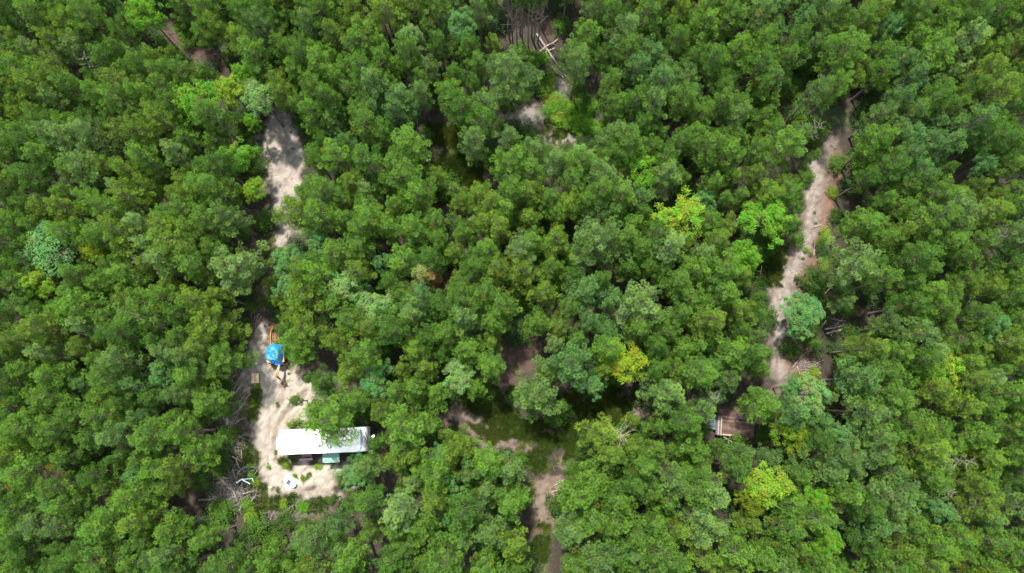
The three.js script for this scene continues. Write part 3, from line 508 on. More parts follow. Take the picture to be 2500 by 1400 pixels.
// ------------------------------------------------------------------ logs, brush pile, stumps, dead trees
function log(name, a, b, r1, r2, mat, label, category, group, lift = 0.1, lift2 = lift) {
  const A = at(a[0], a[1], lift), B = at(b[0], b[1], lift2); A.y += gy(A.x, A.z); B.y += gy(B.x, B.z);
  const R = rng(Math.round(a[0] * 31 + a[1])), L = B.clone().sub(A), len = L.length(), dir = L.clone().normalize(), sd = V(-dir.z, 0, dir.x), pts = [];
  for (let i = 0; i <= 4; i++) pts.push(V(0, 0, 0).addScaledVector(L, i / 4).addScaledVector(sd, Math.sin(i / 4 * 3.1) * (R() - 0.5) * 0.12 * len * 0.5).add(V(0, Math.sin(i / 4 * 3.1) * (R() - 0.3) * 0.05, 0)));
  const o = thing(name, label, category, [A.x, A.y, A.z], 0, group), gs = [];
  for (let i = 0; i < 4; i++) gs.push(bar(pts[i], pts[i + 1], r1 + (r2 - r1) * i / 4, r1 + (r2 - r1) * (i + 1) / 4, 7));
  obj('stem', gs, mat, o);
  for (let k = 0; k < 3; k++) { const u = 0.3 + 0.6 * R(), p = pts[0].clone().lerp(pts[4], u), a2 = R() * 6.28, l = 0.12 + 0.3 * R(); obj('branch_stub', bar(p, p.clone().add(V(Math.cos(a2) * l, 0.08 + 0.15 * R(), Math.sin(a2) * l)), r2 * 0.6, r2 * 0.3, 4), mat, o); }
  return o;
}
[
  [[1310, 82], [1365, 163], 0.13, 0.09, greyWood, 'longest grey fallen log crossing the upper gap', 0.25, 0.2], [[1351, 168], [1376, 190], 0.1, 0.08, greyWood, 'short grey fallen log above the narrow upper bare strip', 0.15, 0.15], [[1357, 168], [1384, 188], 0.08, 0.06, greyWood, 'thin fallen log lying close along the right of a short one', 0.12, 0.12],
  [[1313, 129], [1362, 95], 0.07, 0.05, paleWood, 'pale fallen log crossed over the long log in the upper gap', 0.45, 0.3], [[1321, 131], [1354, 117], 0.08, 0.06, paleWood, 'pale fallen log lowest of the crossed logs in the upper gap', 0.2, 0.2],
  [[2016, 804], [2058, 796], 0.08, 0.05, paleWood, 'upper fallen stem right of the blue-green tree by the east track', 0.6, 0.5], [[2019, 815], [2074, 799], 0.09, 0.06, paleWood, 'longest fallen stem right of the blue-green tree by the east track', 0.4, 0.5], [[2005, 800], [2018, 782], 0.06, 0.05, paleWood, 'short upright-leaning stem among fallen stems by the east track', 0.3, 1.2], [[2020, 775], [2062, 785], 0.06, 0.04, greyWood, 'grey fallen stem topmost of those right of the blue-green tree', 0.7, 0.5], [[2030, 820], [2050, 785], 0.05, 0.04, greyWood, 'grey stem lying across the fallen stems by the east track', 0.8, 0.7],
  [[2016, 716], [2036, 696], 0.06, 0.05, paleWood, 'lower short stem in the dark gap at the east track bend', 0.2, 0.5], [[2007, 698], [2024, 664], 0.07, 0.05, greyWood, 'grey longer stem in the dark gap at the east track bend', 0.2, 0.7],
  [[1935, 898], [1973, 856], 0.07, 0.04, greyWood, 'grey slanting stem across the lower end of the east track', 0.15, 0.5], [[1967, 902], [2004, 912], 0.08, 0.06, paleWood, 'pale thick stem at the right of the east track foot', 0.15, 0.15], [[1947, 895], [1954, 916], 0.06, 0.05, paleWood, 'short pale stem at the middle of the east track foot', 0.12, 0.12], [[1972, 900], [2010, 880], 0.05, 0.03, greyWood, 'thin grey stem above the pale thick one at the east track foot', 0.4, 0.3], [[1962, 924], [1989, 935], 0.07, 0.05, greyWood, 'lowest grey stem at the east track foot', 0.15, 0.15],
  [[1988, 555], [2006, 549], 0.05, 0.04, paleWood, 'short pale stem lying on the reddish east track', 0.1, 0.1], [[1987, 625], [1990, 590], 0.05, 0.04, paleWood, 'thin pale stem along the right edge of the east track', 0.1, 0.1], [[2028, 352], [2042, 362], 0.05, 0.04, greyWood, 'short stem at the top of the east track', 0.1, 0.1],
  [[1347, 1202], [1376, 1193], 0.05, 0.03, paleWood, 'pale branch on the reddish bare patch of the south track', 0.1, 0.15], [[1352, 1210], [1342, 1198], 0.04, 0.03, paleWood, 'small pale branch end beside a longer one on the south track', 0.1, 0.1], [[1353, 1186], [1378, 1172], 0.05, 0.03, paleWood, 'pale branch at the right edge of the south track bend', 0.1, 0.15], [[1176, 1092], [1194, 1104], 0.05, 0.03, greyWood, 'thin branch on the reddish ground left of the south clearing', 0.1, 0.1],
  [[1854, 690], [1860, 650], 0.05, 0.04, paleWood, 'bare upright stem left of the east track bend', 0.1, 2.5], [[676, 1262], [718, 1232], 0.06, 0.04, greyWood, 'grey stem across the lower yard edge, left one of two', 0.12, 0.12], [[720, 1234], [752, 1262], 0.05, 0.04, greyWood, 'grey stem across the lower yard edge, right one of two', 0.12, 0.12], [[690, 1275], [735, 1270], 0.05, 0.04, greyWood, 'lowest grey stem below the yard', 0.2, 0.2], [[648, 1288], [670, 1250], 0.05, 0.04, greyWood, 'grey stem slanting at the lower left yard edge', 0.15, 0.15], [[1765, 1066], [1792, 1083], 0.07, 0.07, paleWood, 'weathered round pole slanting out below the plank trailer', 0.4, 0.2],
].forEach(([a, b, r1, r2, m, label, l1, l2]) => log('fallen_log', a, b, r1, r2, m, label, 'log', 'fallen stems and logs', l1, l2));
{
  const R = rng(8080), named = [
    [[537, 1167], [562, 1167], 'pale grey level stick at the upper left of the brush pile'], [[535, 1168], [563, 1194], 'long slanting stick from the upper left of the brush pile'], [[560, 1180], [577, 1224], 'long steep stick in the middle of the brush pile'], [[567, 1147], [580, 1185], 'steep stick left of the bent white pipe'], [[575, 1122], [584, 1145], 'short steep stick at the top of the brush pile'],
    [[582, 1152], [605, 1136], 'stick slanting up to the right at the top of the brush pile'], [[484, 1222], [568, 1216], 'longest level stick across the lower brush pile'], [[540, 1221], [570, 1222], 'short level stick below the longest one'], [[500, 1245], [530, 1218], 'slanting stick at the far left foot of the brush pile'], [[516, 1250], [547, 1205], 'longer slanting stick at the left foot of the brush pile'],
    [[543, 1258], [585, 1228], 'slanting stick at the lower right of the brush pile'], [[548, 1270], [572, 1222], 'lowest steep stick of the brush pile'], [[584, 1248], [594, 1226], 'short steep stick at the right foot of the brush pile'], [[614, 1224], [626, 1208], 'short stick alone right of the brush pile'], [[592, 1207], [622, 1197], 'curved stick right of the middle of the brush pile'], [[550, 1190], [585, 1206], 'stick crossing the middle of the brush pile'],
    [[565, 1115], [592, 1128], 'level stick above the brush pile'], [[588, 1100], [590, 1122], 'short upright stick above the brush pile'], [[546, 1090], [584, 1066], 'grey branch slanting below the grey brush'], [[555, 1075], [558, 985], 'long steep grey branch along the left of the grey brush'], [[566, 1040], [590, 992], 'long grey branch leaning right in the grey brush'], [[552, 1040], [562, 980], 'steep grey branch at the head of the grey brush'], [[572, 1035], [597, 1020], 'short grey branch at the yard side of the grey brush'],
    [[570, 1012], [598, 985], 'grey branch slanting at the yard side of the grey brush'], [[540, 955], [575, 935], 'thin grey branch below the plywood board'], [[575, 960], [605, 920], 'thin grey branch left of the plywood board'], [[603, 870], [622, 830], 'thin dark branch left of the blue tarp'],
  ];
  named.forEach(([a, b, label]) => { const k = 0.3 + 0.45 * R(); log('dead_branch', a, b, 0.045 + 0.03 * R(), 0.025, greyWood, label, 'branch', 'larger sticks of the brush pile', k, k + (R() - 0.5) * 0.3); });
  const gs = [];
  const fan = (px, py, n, sx, sy, ang, spread, len) => { for (let i = 0; i < n; i++) { const p = at(px + (R() + R() - 1) * sx, py + (R() + R() - 1) * sy, 0), y = gy(p.x, p.z) + 0.03 + 0.4 * R(), a = ang + (R() - 0.5) * spread, l = len * (0.4 + 0.9 * R()), d = V(Math.cos(a) * l / 2, (R() - 0.5) * 0.25, Math.sin(a) * l / 2), c = V(p.x, y, p.z), r = 0.009 + 0.016 * R(); gs.push(bar(c.clone().sub(d), c.clone().add(d), r, r * 0.6, 4)); } };
  fan(575, 1190, 330, 66, 66, 0.9, 3.14, 1.5); fan(545, 1232, 70, 45, 26, 2.5, 1.2, 1.8); fan(566, 1010, 120, 24, 70, 1.7, 0.9, 2.1); fan(585, 930, 60, 30, 60, 2.2, 0.9, 1.8); fan(575, 1075, 70, 30, 30, 0.3, 2.2, 1.2); fan(700, 1255, 80, 70, 18, 2.4, 2.6, 1.1); fan(620, 800, 30, 14, 60, 1.9, 1, 1.2); fan(2040, 800, 50, 28, 26, 2.9, 1.4, 1.3); fan(1965, 895, 50, 30, 22, 2.5, 2, 1.2);  fan(1350, 115, 8, 14, 30, 1, 2, 1.2);
  const g = mergeGeometries(gs.map(clean)), m = new THREE.Mesh(g, greyWood); m.name = 'brush_pile'; m.userData = { kind: 'stuff', label: 'heaps of thin grey dead brush beside the yard and tracks', category: 'brush' }; m.castShadow = m.receiveShadow = true; scene.add(m);
}
{
  const R = rng(31), dark = new THREE.MeshStandardMaterial({ color: new THREE.Color().setRGB(0.03, 0.025, 0.022), roughness: 0.95 });
  [[1099, 1030, 'leftmost charred stump in the pinkish bare patch'], [1107, 1027, 'charred stump in the middle of the group in the pinkish patch'], [1115, 1033, 'rightmost charred stump in the pinkish bare patch'], [1104, 1044, 'lowest charred stump in the pinkish bare patch']].forEach(([x, y, label]) => {
    const p = at(x, y, 0.1), o = thing('charred_stump', label, 'stump', [p.x, gy(p.x, p.z) - 0.04, p.z], R() * 6, 'charred stumps in the south clearing');
    const g = new THREE.CylinderGeometry(0.12, 0.19, 0.24, 9, 3), q = g.attributes.position; for (let i = 0; i < q.count; i++) { const a = Math.atan2(q.getZ(i), q.getX(i)), k = 1 + 0.18 * Math.sin(a * 3 + x); q.setXYZ(i, q.getX(i) * k, q.getY(i) + 0.12 + 0.03 * Math.sin(a * 2), q.getZ(i) * k); } g.computeVertexNormals();
    obj('stem', g, dark, o);
    obj('root', [0, 1, 2, 3].map((k) => bar([Math.cos(k * 1.6) * 0.13, 0.1, Math.sin(k * 1.6) * 0.13], [Math.cos(k * 1.6 + 0.2) * 0.34, 0.02, Math.sin(k * 1.6 + 0.2) * 0.34], 0.045, 0.02, 5)), dark, o);
  });
}
function deadTree(px, py, h, r, label, seed, mat) {
  const R = rng(seed), p = at(px, py, h * 0.7), o = thing('dead_tree', label, 'dead tree', [p.x, gy(p.x, p.z) - 0.05, p.z], R() * 6), t = trunkGeo(h, 0.07, R, 0.015);
  obj('trunk', t.gs, mat, o);
  for (let k = 0; k < 22; k++) {
    const y = h * (0.5 + 0.48 * k / 22), a = k * 2.4 + R(), len = r * (1.05 - 0.5 * k / 22) * (0.5 + 0.6 * R()), A = t.axis(y), B = A.clone().add(V(Math.cos(a) * len, len * (0.1 + 0.45 * R()), Math.sin(a) * len)), gs = [bar(A, B, 0.016, 0.007, 4)];
    for (let s = 0; s < 4; s++) { const C = A.clone().lerp(B, 0.35 + 0.6 * R()), a2 = a + (R() - 0.5) * 1.8, l = len * (0.25 + 0.3 * R()); gs.push(bar(C, C.clone().add(V(Math.cos(a2) * l, l * 0.3, Math.sin(a2) * l)), 0.009, 0.004, 3)); }
    obj('branch', gs, mat, o);
  }
}
deadTree(1510, 1062, 9.5, 1.9, 'bare white dead tree rising from olive pines below the clearing', 5, paleWood);
for (const [px, py] of [[356, 643], [2335, 1122], [2290, 1195], [1730, 974], [232, 165], [1985, 320], [2415, 585]]) deadTree(px, py, 9.2, 1.1, 'bare grey dead treetop, ' + say(Math.round(px / 25)) + ' percent across and ' + say(Math.round(py / 14)) + ' down the photo', px, greyWood);
deadTree(1484, 432, 8.5, 1.1, 'small bare grey star-shaped dead tree, left of two', 6, greyWood);
deadTree(1522, 462, 9, 1.2, 'bare grey dead tree, right and lower of two', 7, greyWood);

// ------------------------------------------------------------------ things in the yard
const std = (r, g, b, rough = 0.7, extra = {}) => new THREE.MeshStandardMaterial({ color: new THREE.Color().setRGB(r, g, b), roughness: rough, ...extra });
const wornTex = tileTexture(512, (u, v) => { const s = 0.9 + 0.16 * tn(u, v, 24) + 0.12 * tn(u, v, 120, 5); return [s, s * 0.99, s * 0.97]; }, false);
const rustTex = tileTexture(512, (u, v) => { const k = smooth(-0.15, 0.35, tn(u, v, 26) + 0.6 * tn(u, v, 110, 3)); return [0.75 + 0.3 * k, 0.62 + 0.42 * k, 0.5 + 0.55 * k]; }, false);
const white = std(0.8, 0.8, 0.8, 0.55, { map: wornTex }), offWhite = std(0.7, 0.71, 0.72, 0.5), grey = std(0.3, 0.31, 0.33, 0.6), blueGrey = std(0.24, 0.31, 0.42, 0.45), darkGlass = std(0.02, 0.025, 0.03, 0.12), rubber = std(0.02, 0.02, 0.02, 0.9), steel = std(0.45, 0.45, 0.45, 0.4, { metalness: 0.7 }), black = std(0.03, 0.03, 0.035, 0.6);
const rust = std(0.17, 0.08, 0.042, 0.85, { map: rustTex }), yellowPaint = std(0.33, 0.18, 0.05, 0.6, { map: rustTex }), darkIron = std(0.05, 0.045, 0.045, 0.7);
function wheel(parent, x, y, z, r, w, axis, rimMat) {
  const g = new THREE.TorusGeometry(r - w * 0.32, w * 0.36, 10, 26); g.scale(1, 1, 1.35); if (axis === 'x') g.rotateY(Math.PI / 2); g.translate(x, y, z);
  const t = obj('wheel', g, rubber, parent); obj('rim', [cyl(r * 0.58, w * 0.5, x, y, z, axis), cyl(r * 0.16, w * 0.75, x, y, z, axis)], rimMat, t);
}
{ // the white camper
  const p = at(784, 1077, 3.1), o = thing('camper_trailer', 'long white camper trailer parked in the sandy yard under a pine', 'camper', [p.x, gy(p.x, p.z), p.z], 0.035);
  const s = new THREE.Shape(); s.moveTo(-4.25, 0.62); s.lineTo(-4.3, 2.9); s.quadraticCurveTo(-4.3, 3.06, -4.14, 3.06); s.lineTo(3.75, 3.06); s.quadraticCurveTo(4.35, 3.0, 4.5, 2.2); s.quadraticCurveTo(4.6, 1.5, 4.5, 0.9); s.lineTo(4.3, 0.62); s.lineTo(-4.25, 0.62);
  const g = new THREE.ExtrudeGeometry(s, { depth: 2.36, bevelEnabled: true, bevelSize: 0.035, bevelThickness: 0.035, bevelSegments: 2, curveSegments: 10 }); g.translate(0, 0, -1.18);
  obj('body', g, offWhite, o);
  const rs = new THREE.Shape(); rs.moveTo(-1.17, 0); rs.quadraticCurveTo(0, 0.11, 1.17, 0); rs.lineTo(1.17, -0.02); rs.lineTo(-1.17, -0.02); const rg = new THREE.ExtrudeGeometry(rs, { depth: 7.95, bevelEnabled: false, curveSegments: 10 }); rg.rotateY(Math.PI / 2); rg.translate(-4.18, 3.1, 0);
  const roof = obj('roof', rg, white, o);
  for (const z of [-1.2, 1.2]) obj('roof_trim', box(8.1, 0.07, 0.05, -0.15, 3.09, z, 0.015), offWhite, roof);
  for (const [x, z] of [[-2.6, 0.1], [-0.2, -0.25], [2.6, 0.2]]) { const v = obj('roof_vent', box(0.42, 0.13, 0.42, x, 3.21, z, 0.04), white, o); obj('vent_flange', box(0.54, 0.03, 0.54, x, 3.155, z, 0.01), offWhite, v); }
  obj('air_conditioner', [box(0.95, 0.26, 0.72, 0.9, 3.3, 0.05, 0.1), box(0.7, 0.04, 0.5, 0.9, 3.45, 0.05, 0.015)], white, o);
  obj('plumbing_vent', [cyl(0.05, 0.16, -3.4, 3.22, -0.5), cyl(0.05, 0.16, 1.9, 3.22, -0.55), cyl(0.05, 0.16, -1.2, 3.22, 0.6)], offWhite, o);
  obj('awning_rail', [box(1.0, 0.06, 0.06, -2.9, 3.15, -1.06, 0.02), box(0.08, 0.05, 0.12, -3.3, 3.13, -1.06, 0), box(0.08, 0.05, 0.12, -2.5, 3.13, -1.06, 0)], grey, o);
  obj('rear_box', [box(0.36, 1.9, 1.22, -4.5, 1.75, 0.12, 0.06)], white, o);
  const capPts = []; for (let i = 0; i <= 12; i++) { const u = i / 12; capPts.push([3.86 + 0.66 * Math.sin(u * 1.5) + 0.02, 3.05 - 2.05 * (1 - Math.cos(u * 1.5))]); }
  { const gg = new THREE.PlaneGeometry(1, 2.16, 12, 6), q = gg.attributes.position; for (let i = 0; i < q.count; i++) { const k = Math.round((q.getX(i) + 0.5) * 12), z = q.getY(i); q.setXYZ(i, capPts[k][0] + 0.05 * (1 - (z / 1.1) ** 2), capPts[k][1] + 0.02, z); } gg.computeVertexNormals(); const cap = obj('front_cap', gg, std(0.24, 0.31, 0.42, 0.45, { side: THREE.DoubleSide }), o); obj('front_window', box(0.06, 0.42, 1.3, 4.52, 1.95, 0, 0.02), darkGlass, cap); obj('swoosh', [tube([[4.36, 2.72, -0.7], [4.5, 2.5, -0.2], [4.55, 2.36, 0.15], [4.48, 2.56, 0.55]], 0.03), tube([[4.3, 2.82, -0.3], [4.42, 2.66, 0.1], [4.5, 2.5, 0.5]], 0.025)], black, cap); }
  const door = obj('door', box(0.7, 1.95, 0.05, 1.6, 1.72, 1.24, 0.015), offWhite, o); obj('door_handle', box(0.06, 0.12, 0.05, 1.33, 1.7, 1.285, 0.01), black, door); obj('door_window', box(0.4, 0.45, 0.02, 1.6, 2.25, 1.27, 0.005), darkGlass, door);
  for (const [x, w] of [[-3.1, 0.9], [-1.2, 1.3], [3.0, 0.8]]) for (const z of [-1, 1]) { const f = obj('window', box(w, 0.65, 0.05, x, 2.1, z * 1.235, 0.015), black, o); obj('pane', box(w - 0.1, 0.55, 0.02, x, 2.1, z * 1.265, 0.004), darkGlass, f); }
  obj('stripe', [-1, 1].map((z) => box(8.4, 0.16, 0.012, 0, 1.25, z * 1.222, 0)), blueGrey, o);
  for (const z of [-1, 1]) for (const x of [-0.75, 0.1]) wheel(o, x, 0.36, z * 1.02, 0.36, 0.24, 'z', steel);
  obj('chassis', [box(8.4, 0.12, 0.08, 0, 0.54, -0.7, 0), box(8.4, 0.12, 0.08, 0, 0.54, 0.7, 0), bar([4.2, 0.55, -0.7], [5.4, 0.5, 0], 0.05), bar([4.2, 0.55, 0.7], [5.4, 0.5, 0], 0.05)], black, o);
  for (const z of [-0.2, 0.2]) obj('gas_bottle', [cyl(0.16, 0.45, 4.85, 0.85, z), cyl(0.06, 0.1, 4.85, 1.12, z)], offWhite, o);
  obj('jack', [cyl(0.035, 1.0, 5.2, 0.55, 0), box(0.2, 0.03, 0.2, 5.2, 0.06, 0, 0)], steel, o);
  for (const [x, z] of [[-3.9, -0.9], [-3.9, 0.9], [3.9, -0.9], [3.9, 0.9]]) obj('stabilizer', [bar([x, 0.55, z], [x * 0.96, 0.04, z], 0.03), box(0.18, 0.03, 0.18, x * 0.96, 0.03, z, 0)], steel, o);
}
{ // canopy, bench
  const p = at(808, 1113, 1.9), mesh = std(0.13, 0.24, 0.2, 0.8, { map: tileTexture(256, (u, v) => { const s = 0.85 + 0.5 * tn(u, v, 16) + 0.3 * tn(u, v, 60, 3); return [s * 0.95, s, s * 0.98]; }, false), side: THREE.DoubleSide });
  const o = thing('green_canopy', 'worn grey-green sheet canopy on poles beside the camper', 'canopy', [p.x, gy(p.x, p.z), p.z], 0.03);
  const g = new THREE.PlaneGeometry(1.66, 1.35, 24, 20), q = g.attributes.position; g.rotateX(-Math.PI / 2);
  for (let i = 0; i < q.count; i++) { const x = q.getX(i), z = q.getZ(i); q.setY(i, 1.95 - 0.1 * z - 0.07 * (1 - (x / 0.83) ** 2) * (1 - (z / 0.67) ** 2) + 0.03 * noise(x, z, 0.22) + 0.02 * Math.sin(x * 9 + z * 3)); } g.computeVertexNormals();
  const c = obj('cover', g, mesh, o); obj('hem', [[-0.83, -0.675, 0.83, -0.675], [-0.83, 0.675, 0.83, 0.675], [-0.83, -0.675, -0.83, 0.675], [0.83, -0.675, 0.83, 0.675]].map(([a, b, d, e]) => bar([a, 1.95 - 0.1 * b, b], [d, 1.95 - 0.1 * e, e], 0.018)), std(0.35, 0.45, 0.42, 0.6), c);
  for (const [x, z] of [[-0.8, -0.64], [0.8, -0.64], [-0.8, 0.64], [0.8, 0.64]]) obj('pole', bar([x, 0, z], [x, 1.93 - 0.1 * z, z], 0.022), steel, o);
  const b = at(749, 1110, 0.5), maroon = std(0.16, 0.075, 0.085, 0.75, { map: wornTex }), pinkish = std(0.3, 0.2, 0.21, 0.75, { map: wornTex });
  const t = thing('picnic_table', 'faded maroon wooden picnic table along the camper side', 'table', [b.x, gy(b.x, b.z), b.z], 0.07);
  for (let k = 0; k < 4; k++) obj('board', box(1.05, 0.04, 0.13, 0.05, 0.74, -0.28 + k * 0.145, 0.008), k === 1 ? pinkish : maroon, t);
  obj('bench', box(1.35, 0.04, 0.24, -0.1, 0.45, 0.52, 0.008), pinkish, t); obj('bench', box(1.3, 0.04, 0.24, 0, 0.45, -0.72, 0.008), maroon, t);
  for (const x of [-0.38, 0.42]) { obj('leg', bar([x, 0, 0.5], [x, 0.72, -0.28], 0.03), maroon, t); obj('leg', bar([x, 0, -0.65], [x, 0.72, 0.15], 0.03), maroon, t); obj('crosspiece', box(0.05, 0.08, 1.4, x, 0.39, -0.1, 0), maroon, t); }
}
{ // the digger
  const p = at(676, 866, 0.8), o = thing('backhoe_loader', 'rusty yellow backhoe loader half hidden under a pine beside the track', 'digger', [p.x, gy(p.x, p.z), p.z], 0.09);
  { const s = new THREE.Shape(); s.moveTo(0, 0); s.lineTo(0.62, -0.02); s.lineTo(0.6, 0.05); s.quadraticCurveTo(0.12, 0.05, 0.1, 0.35); s.lineTo(0.16, 0.62); s.lineTo(0.1, 0.64); s.quadraticCurveTo(-0.06, 0.3, 0, 0); const g = new THREE.ExtrudeGeometry(s, { depth: 1.76, bevelEnabled: true, bevelSize: 0.015, bevelThickness: 0.02, bevelSegments: 1 }); g.rotateY(Math.PI / 2); g.translate(-0.9, 0.12, -2.9);
    const b = obj('loader_bucket', [g, box(0.04, 0.5, 0.5, -0.88, 0.38, -3.15, 0), box(0.04, 0.5, 0.5, 0.86, 0.38, -3.15, 0), box(1.8, 0.05, 0.34, 0, 0.74, -2.98, 0.02)], rust, o);
    for (const x of [-0.42, 0.42]) obj('bucket_bracket', [box(0.09, 0.3, 0.4, x, 0.74, -2.86, 0.02)], yellowPaint, b); obj('bucket_pin', box(0.26, 0.2, 0.3, 0.02, 0.8, -3.1, 0.04), darkIron, b); }
  for (const x of [-0.46, 0.42]) { const a = obj('loader_arm', [tube([[x, 0.75, -2.85], [x, 1.25, -2.3], [x, 1.4, -1.6], [x, 1.35, -0.7]], 0.075, 20, 6)], yellowPaint, o); obj('ram', [bar([x * 1.0, 0.95, -0.9], [x, 1.15, -1.9], 0.05), bar([x, 1.15, -1.9], [x, 0.9, -2.75], 0.03)], steel, a); }
  obj('crossbar', bar([-0.46, 1.05, -2.25], [0.42, 1.05, -2.25], 0.07), rust, o); obj('crossbar', bar([-0.46, 1.2, -1.2], [0.42, 1.2, -1.2], 0.05), rust, o);
  const hood = obj('hood', [box(0.62, 0.6, 1.5, 0, 1.05, -1.35, 0.06)], rust, o); obj('grille', box(0.5, 0.5, 0.04, 0, 1.0, -2.11, 0.01), darkIron, hood); obj('exhaust', [cyl(0.04, 0.5, 0.12, 1.55, -1.3), cyl(0.055, 0.1, 0.12, 1.4, -1.3)], darkIron, hood);
  obj('chassis', [box(0.7, 0.4, 3.6, 0, 0.62, -0.5, 0.05), box(1.1, 0.25, 0.4, 0, 0.5, -1.75, 0.04)], darkIron, o);
  for (const x of [-0.72, 0.72]) { wheel(o, x, 0.42, -1.75, 0.42, 0.3, 'x', yellowPaint); wheel(o, x, 0.68, 0.35, 0.68, 0.45, 'x', yellowPaint); obj('fender', [box(0.42, 0.05, 1.1, x, 1.42, 0.35, 0.02)], yellowPaint, o); }
  const cab = obj('cab_frame', [[-0.5, -0.45], [0.5, -0.45], [-0.5, 0.5], [0.5, 0.5]].map(([x, z]) => box(0.07, 1.2, 0.07, x, 1.7, z, 0.01)).concat([box(1.1, 0.07, 1.05, 0, 2.28, 0.02, 0.03)]), yellowPaint, o); obj('seat', [box(0.45, 0.12, 0.45, 0, 1.35, 0.2, 0.04), box(0.45, 0.5, 0.1, 0, 1.65, 0.42, 0.04)], black, cab);
  obj('swing_post', [box(0.4, 0.6, 0.3, 0.28, 0.85, 1.2, 0.04)], darkIron, o);
  const boom = obj('boom', [box(0.16, 0.2, 1.35, 0.25, 0, 0, 0.03), box(0.26, 0.08, 1.1, 0.25, 0.08, 0.1, 0.02)].map((g) => { g.rotateX(-0.35); g.rotateY(-0.12); g.translate(0.02, 1.55, 1.8); return g; }), yellowPaint, o);
  obj('boom_ram', [bar([0.42, 1.35, 1.3], [0.34, 1.9, 2.2], 0.045)], steel, boom);
  obj('dipper', [bar([0.18, 1.95, 2.35], [0.3, 0.9, 2.75], 0.1, 0.07, 4), bar([0.34, 1.9, 2.35], [0.4, 0.95, 2.78], 0.04)], yellowPaint, o);
  { const s = new THREE.Shape(); s.moveTo(0, 0); s.quadraticCurveTo(0.45, -0.05, 0.5, 0.4); s.lineTo(0.44, 0.42); s.quadraticCurveTo(0.36, 0.08, 0.02, 0.06); s.lineTo(0, 0); const g = new THREE.ExtrudeGeometry(s, { depth: 0.5, bevelEnabled: true, bevelSize: 0.012, bevelThickness: 0.015, bevelSegments: 1 }); g.rotateY(0.5); g.translate(0.1, 0.38, 3.0); const b = obj('hoe_bucket', [g, box(0.5, 0.35, 0.03, 0.4, 0.6, 3.1, 0)], std(0.1, 0.06, 0.03, 0.85, { map: rustTex }), o); obj('bucket_tooth', [0, 1, 2, 3].map((k) => bar([0.62 + k * 0.05, 0.8, 2.85 + k * 0.1], [0.66 + k * 0.05, 0.98, 2.83 + k * 0.1], 0.03, 0.012, 4)), darkIron, b); }
  for (const x of [-0.5, 0.5]) obj('stabilizer_leg', [box(0.12, 0.9, 0.16, x * 1.3, 0.75, 1.05, 0.02), box(0.4, 0.05, 0.3, x * 1.5, 0.25, 1.05, 0.01)], yellowPaint, o);
  // the tarp over the cab
  const g = new THREE.RingGeometry(0.001, 1, 120, 40), q = g.attributes.position; g.rotateX(-Math.PI / 2);
  for (let i = 0; i < q.count; i++) {
    const a = Math.atan2(q.getZ(i), q.getX(i)), u = Math.hypot(q.getX(i), q.getZ(i)), ca = Math.cos(a), sa = Math.sin(a), rim = Math.pow(Math.pow(Math.abs(ca) / 0.92, 3) + Math.pow(Math.abs(sa) / 1.04, 3), -1 / 3);
    const fall = smooth(0.62, 1, u), fold = Math.sin(a * 7 + 5 * noise(ca, sa, 0.5)) + 0.5 * Math.sin(a * 17 + 4 * noise(ca, sa, 0.3)), r = u * rim * (1 + 0.03 * fall * fold + 0.2 * fall * noise(ca, sa, 0.7, 5)), x = ca * r, z = sa * r;
    q.setXYZ(i, x, 2.6 - 1.02 * fall - 0.22 * smooth(-0.3, 1, z) - 0.1 * smooth(0.1, 0.9, x) + 0.22 * noise(x, z, 0.6, 2) + 0.12 * Math.abs(noise(x, z, 0.26, 5)) + 0.02 * noise(x, z, 0.09, 8) + 0.05 * fall * fold, z);
  }
  g.computeVertexNormals();
  const tarp = thing('blue_tarp', 'crumpled bright blue tarp draped over the digger cab', 'tarp', [p.x + 0.02, o.position.y, p.z], 0.09); obj('sheet', g, new THREE.MeshPhysicalMaterial({ color: new THREE.Color().setRGB(0.015, 0.23, 0.62), roughness: 0.38, side: THREE.DoubleSide, map: wornTex }), tarp); obj('rope', tube([[-1.0, 1.3, -0.6], [-1.03, 1.25, 0], [-0.98, 1.2, 0.6]], 0.015, 12, 4), offWhite, tarp);
}
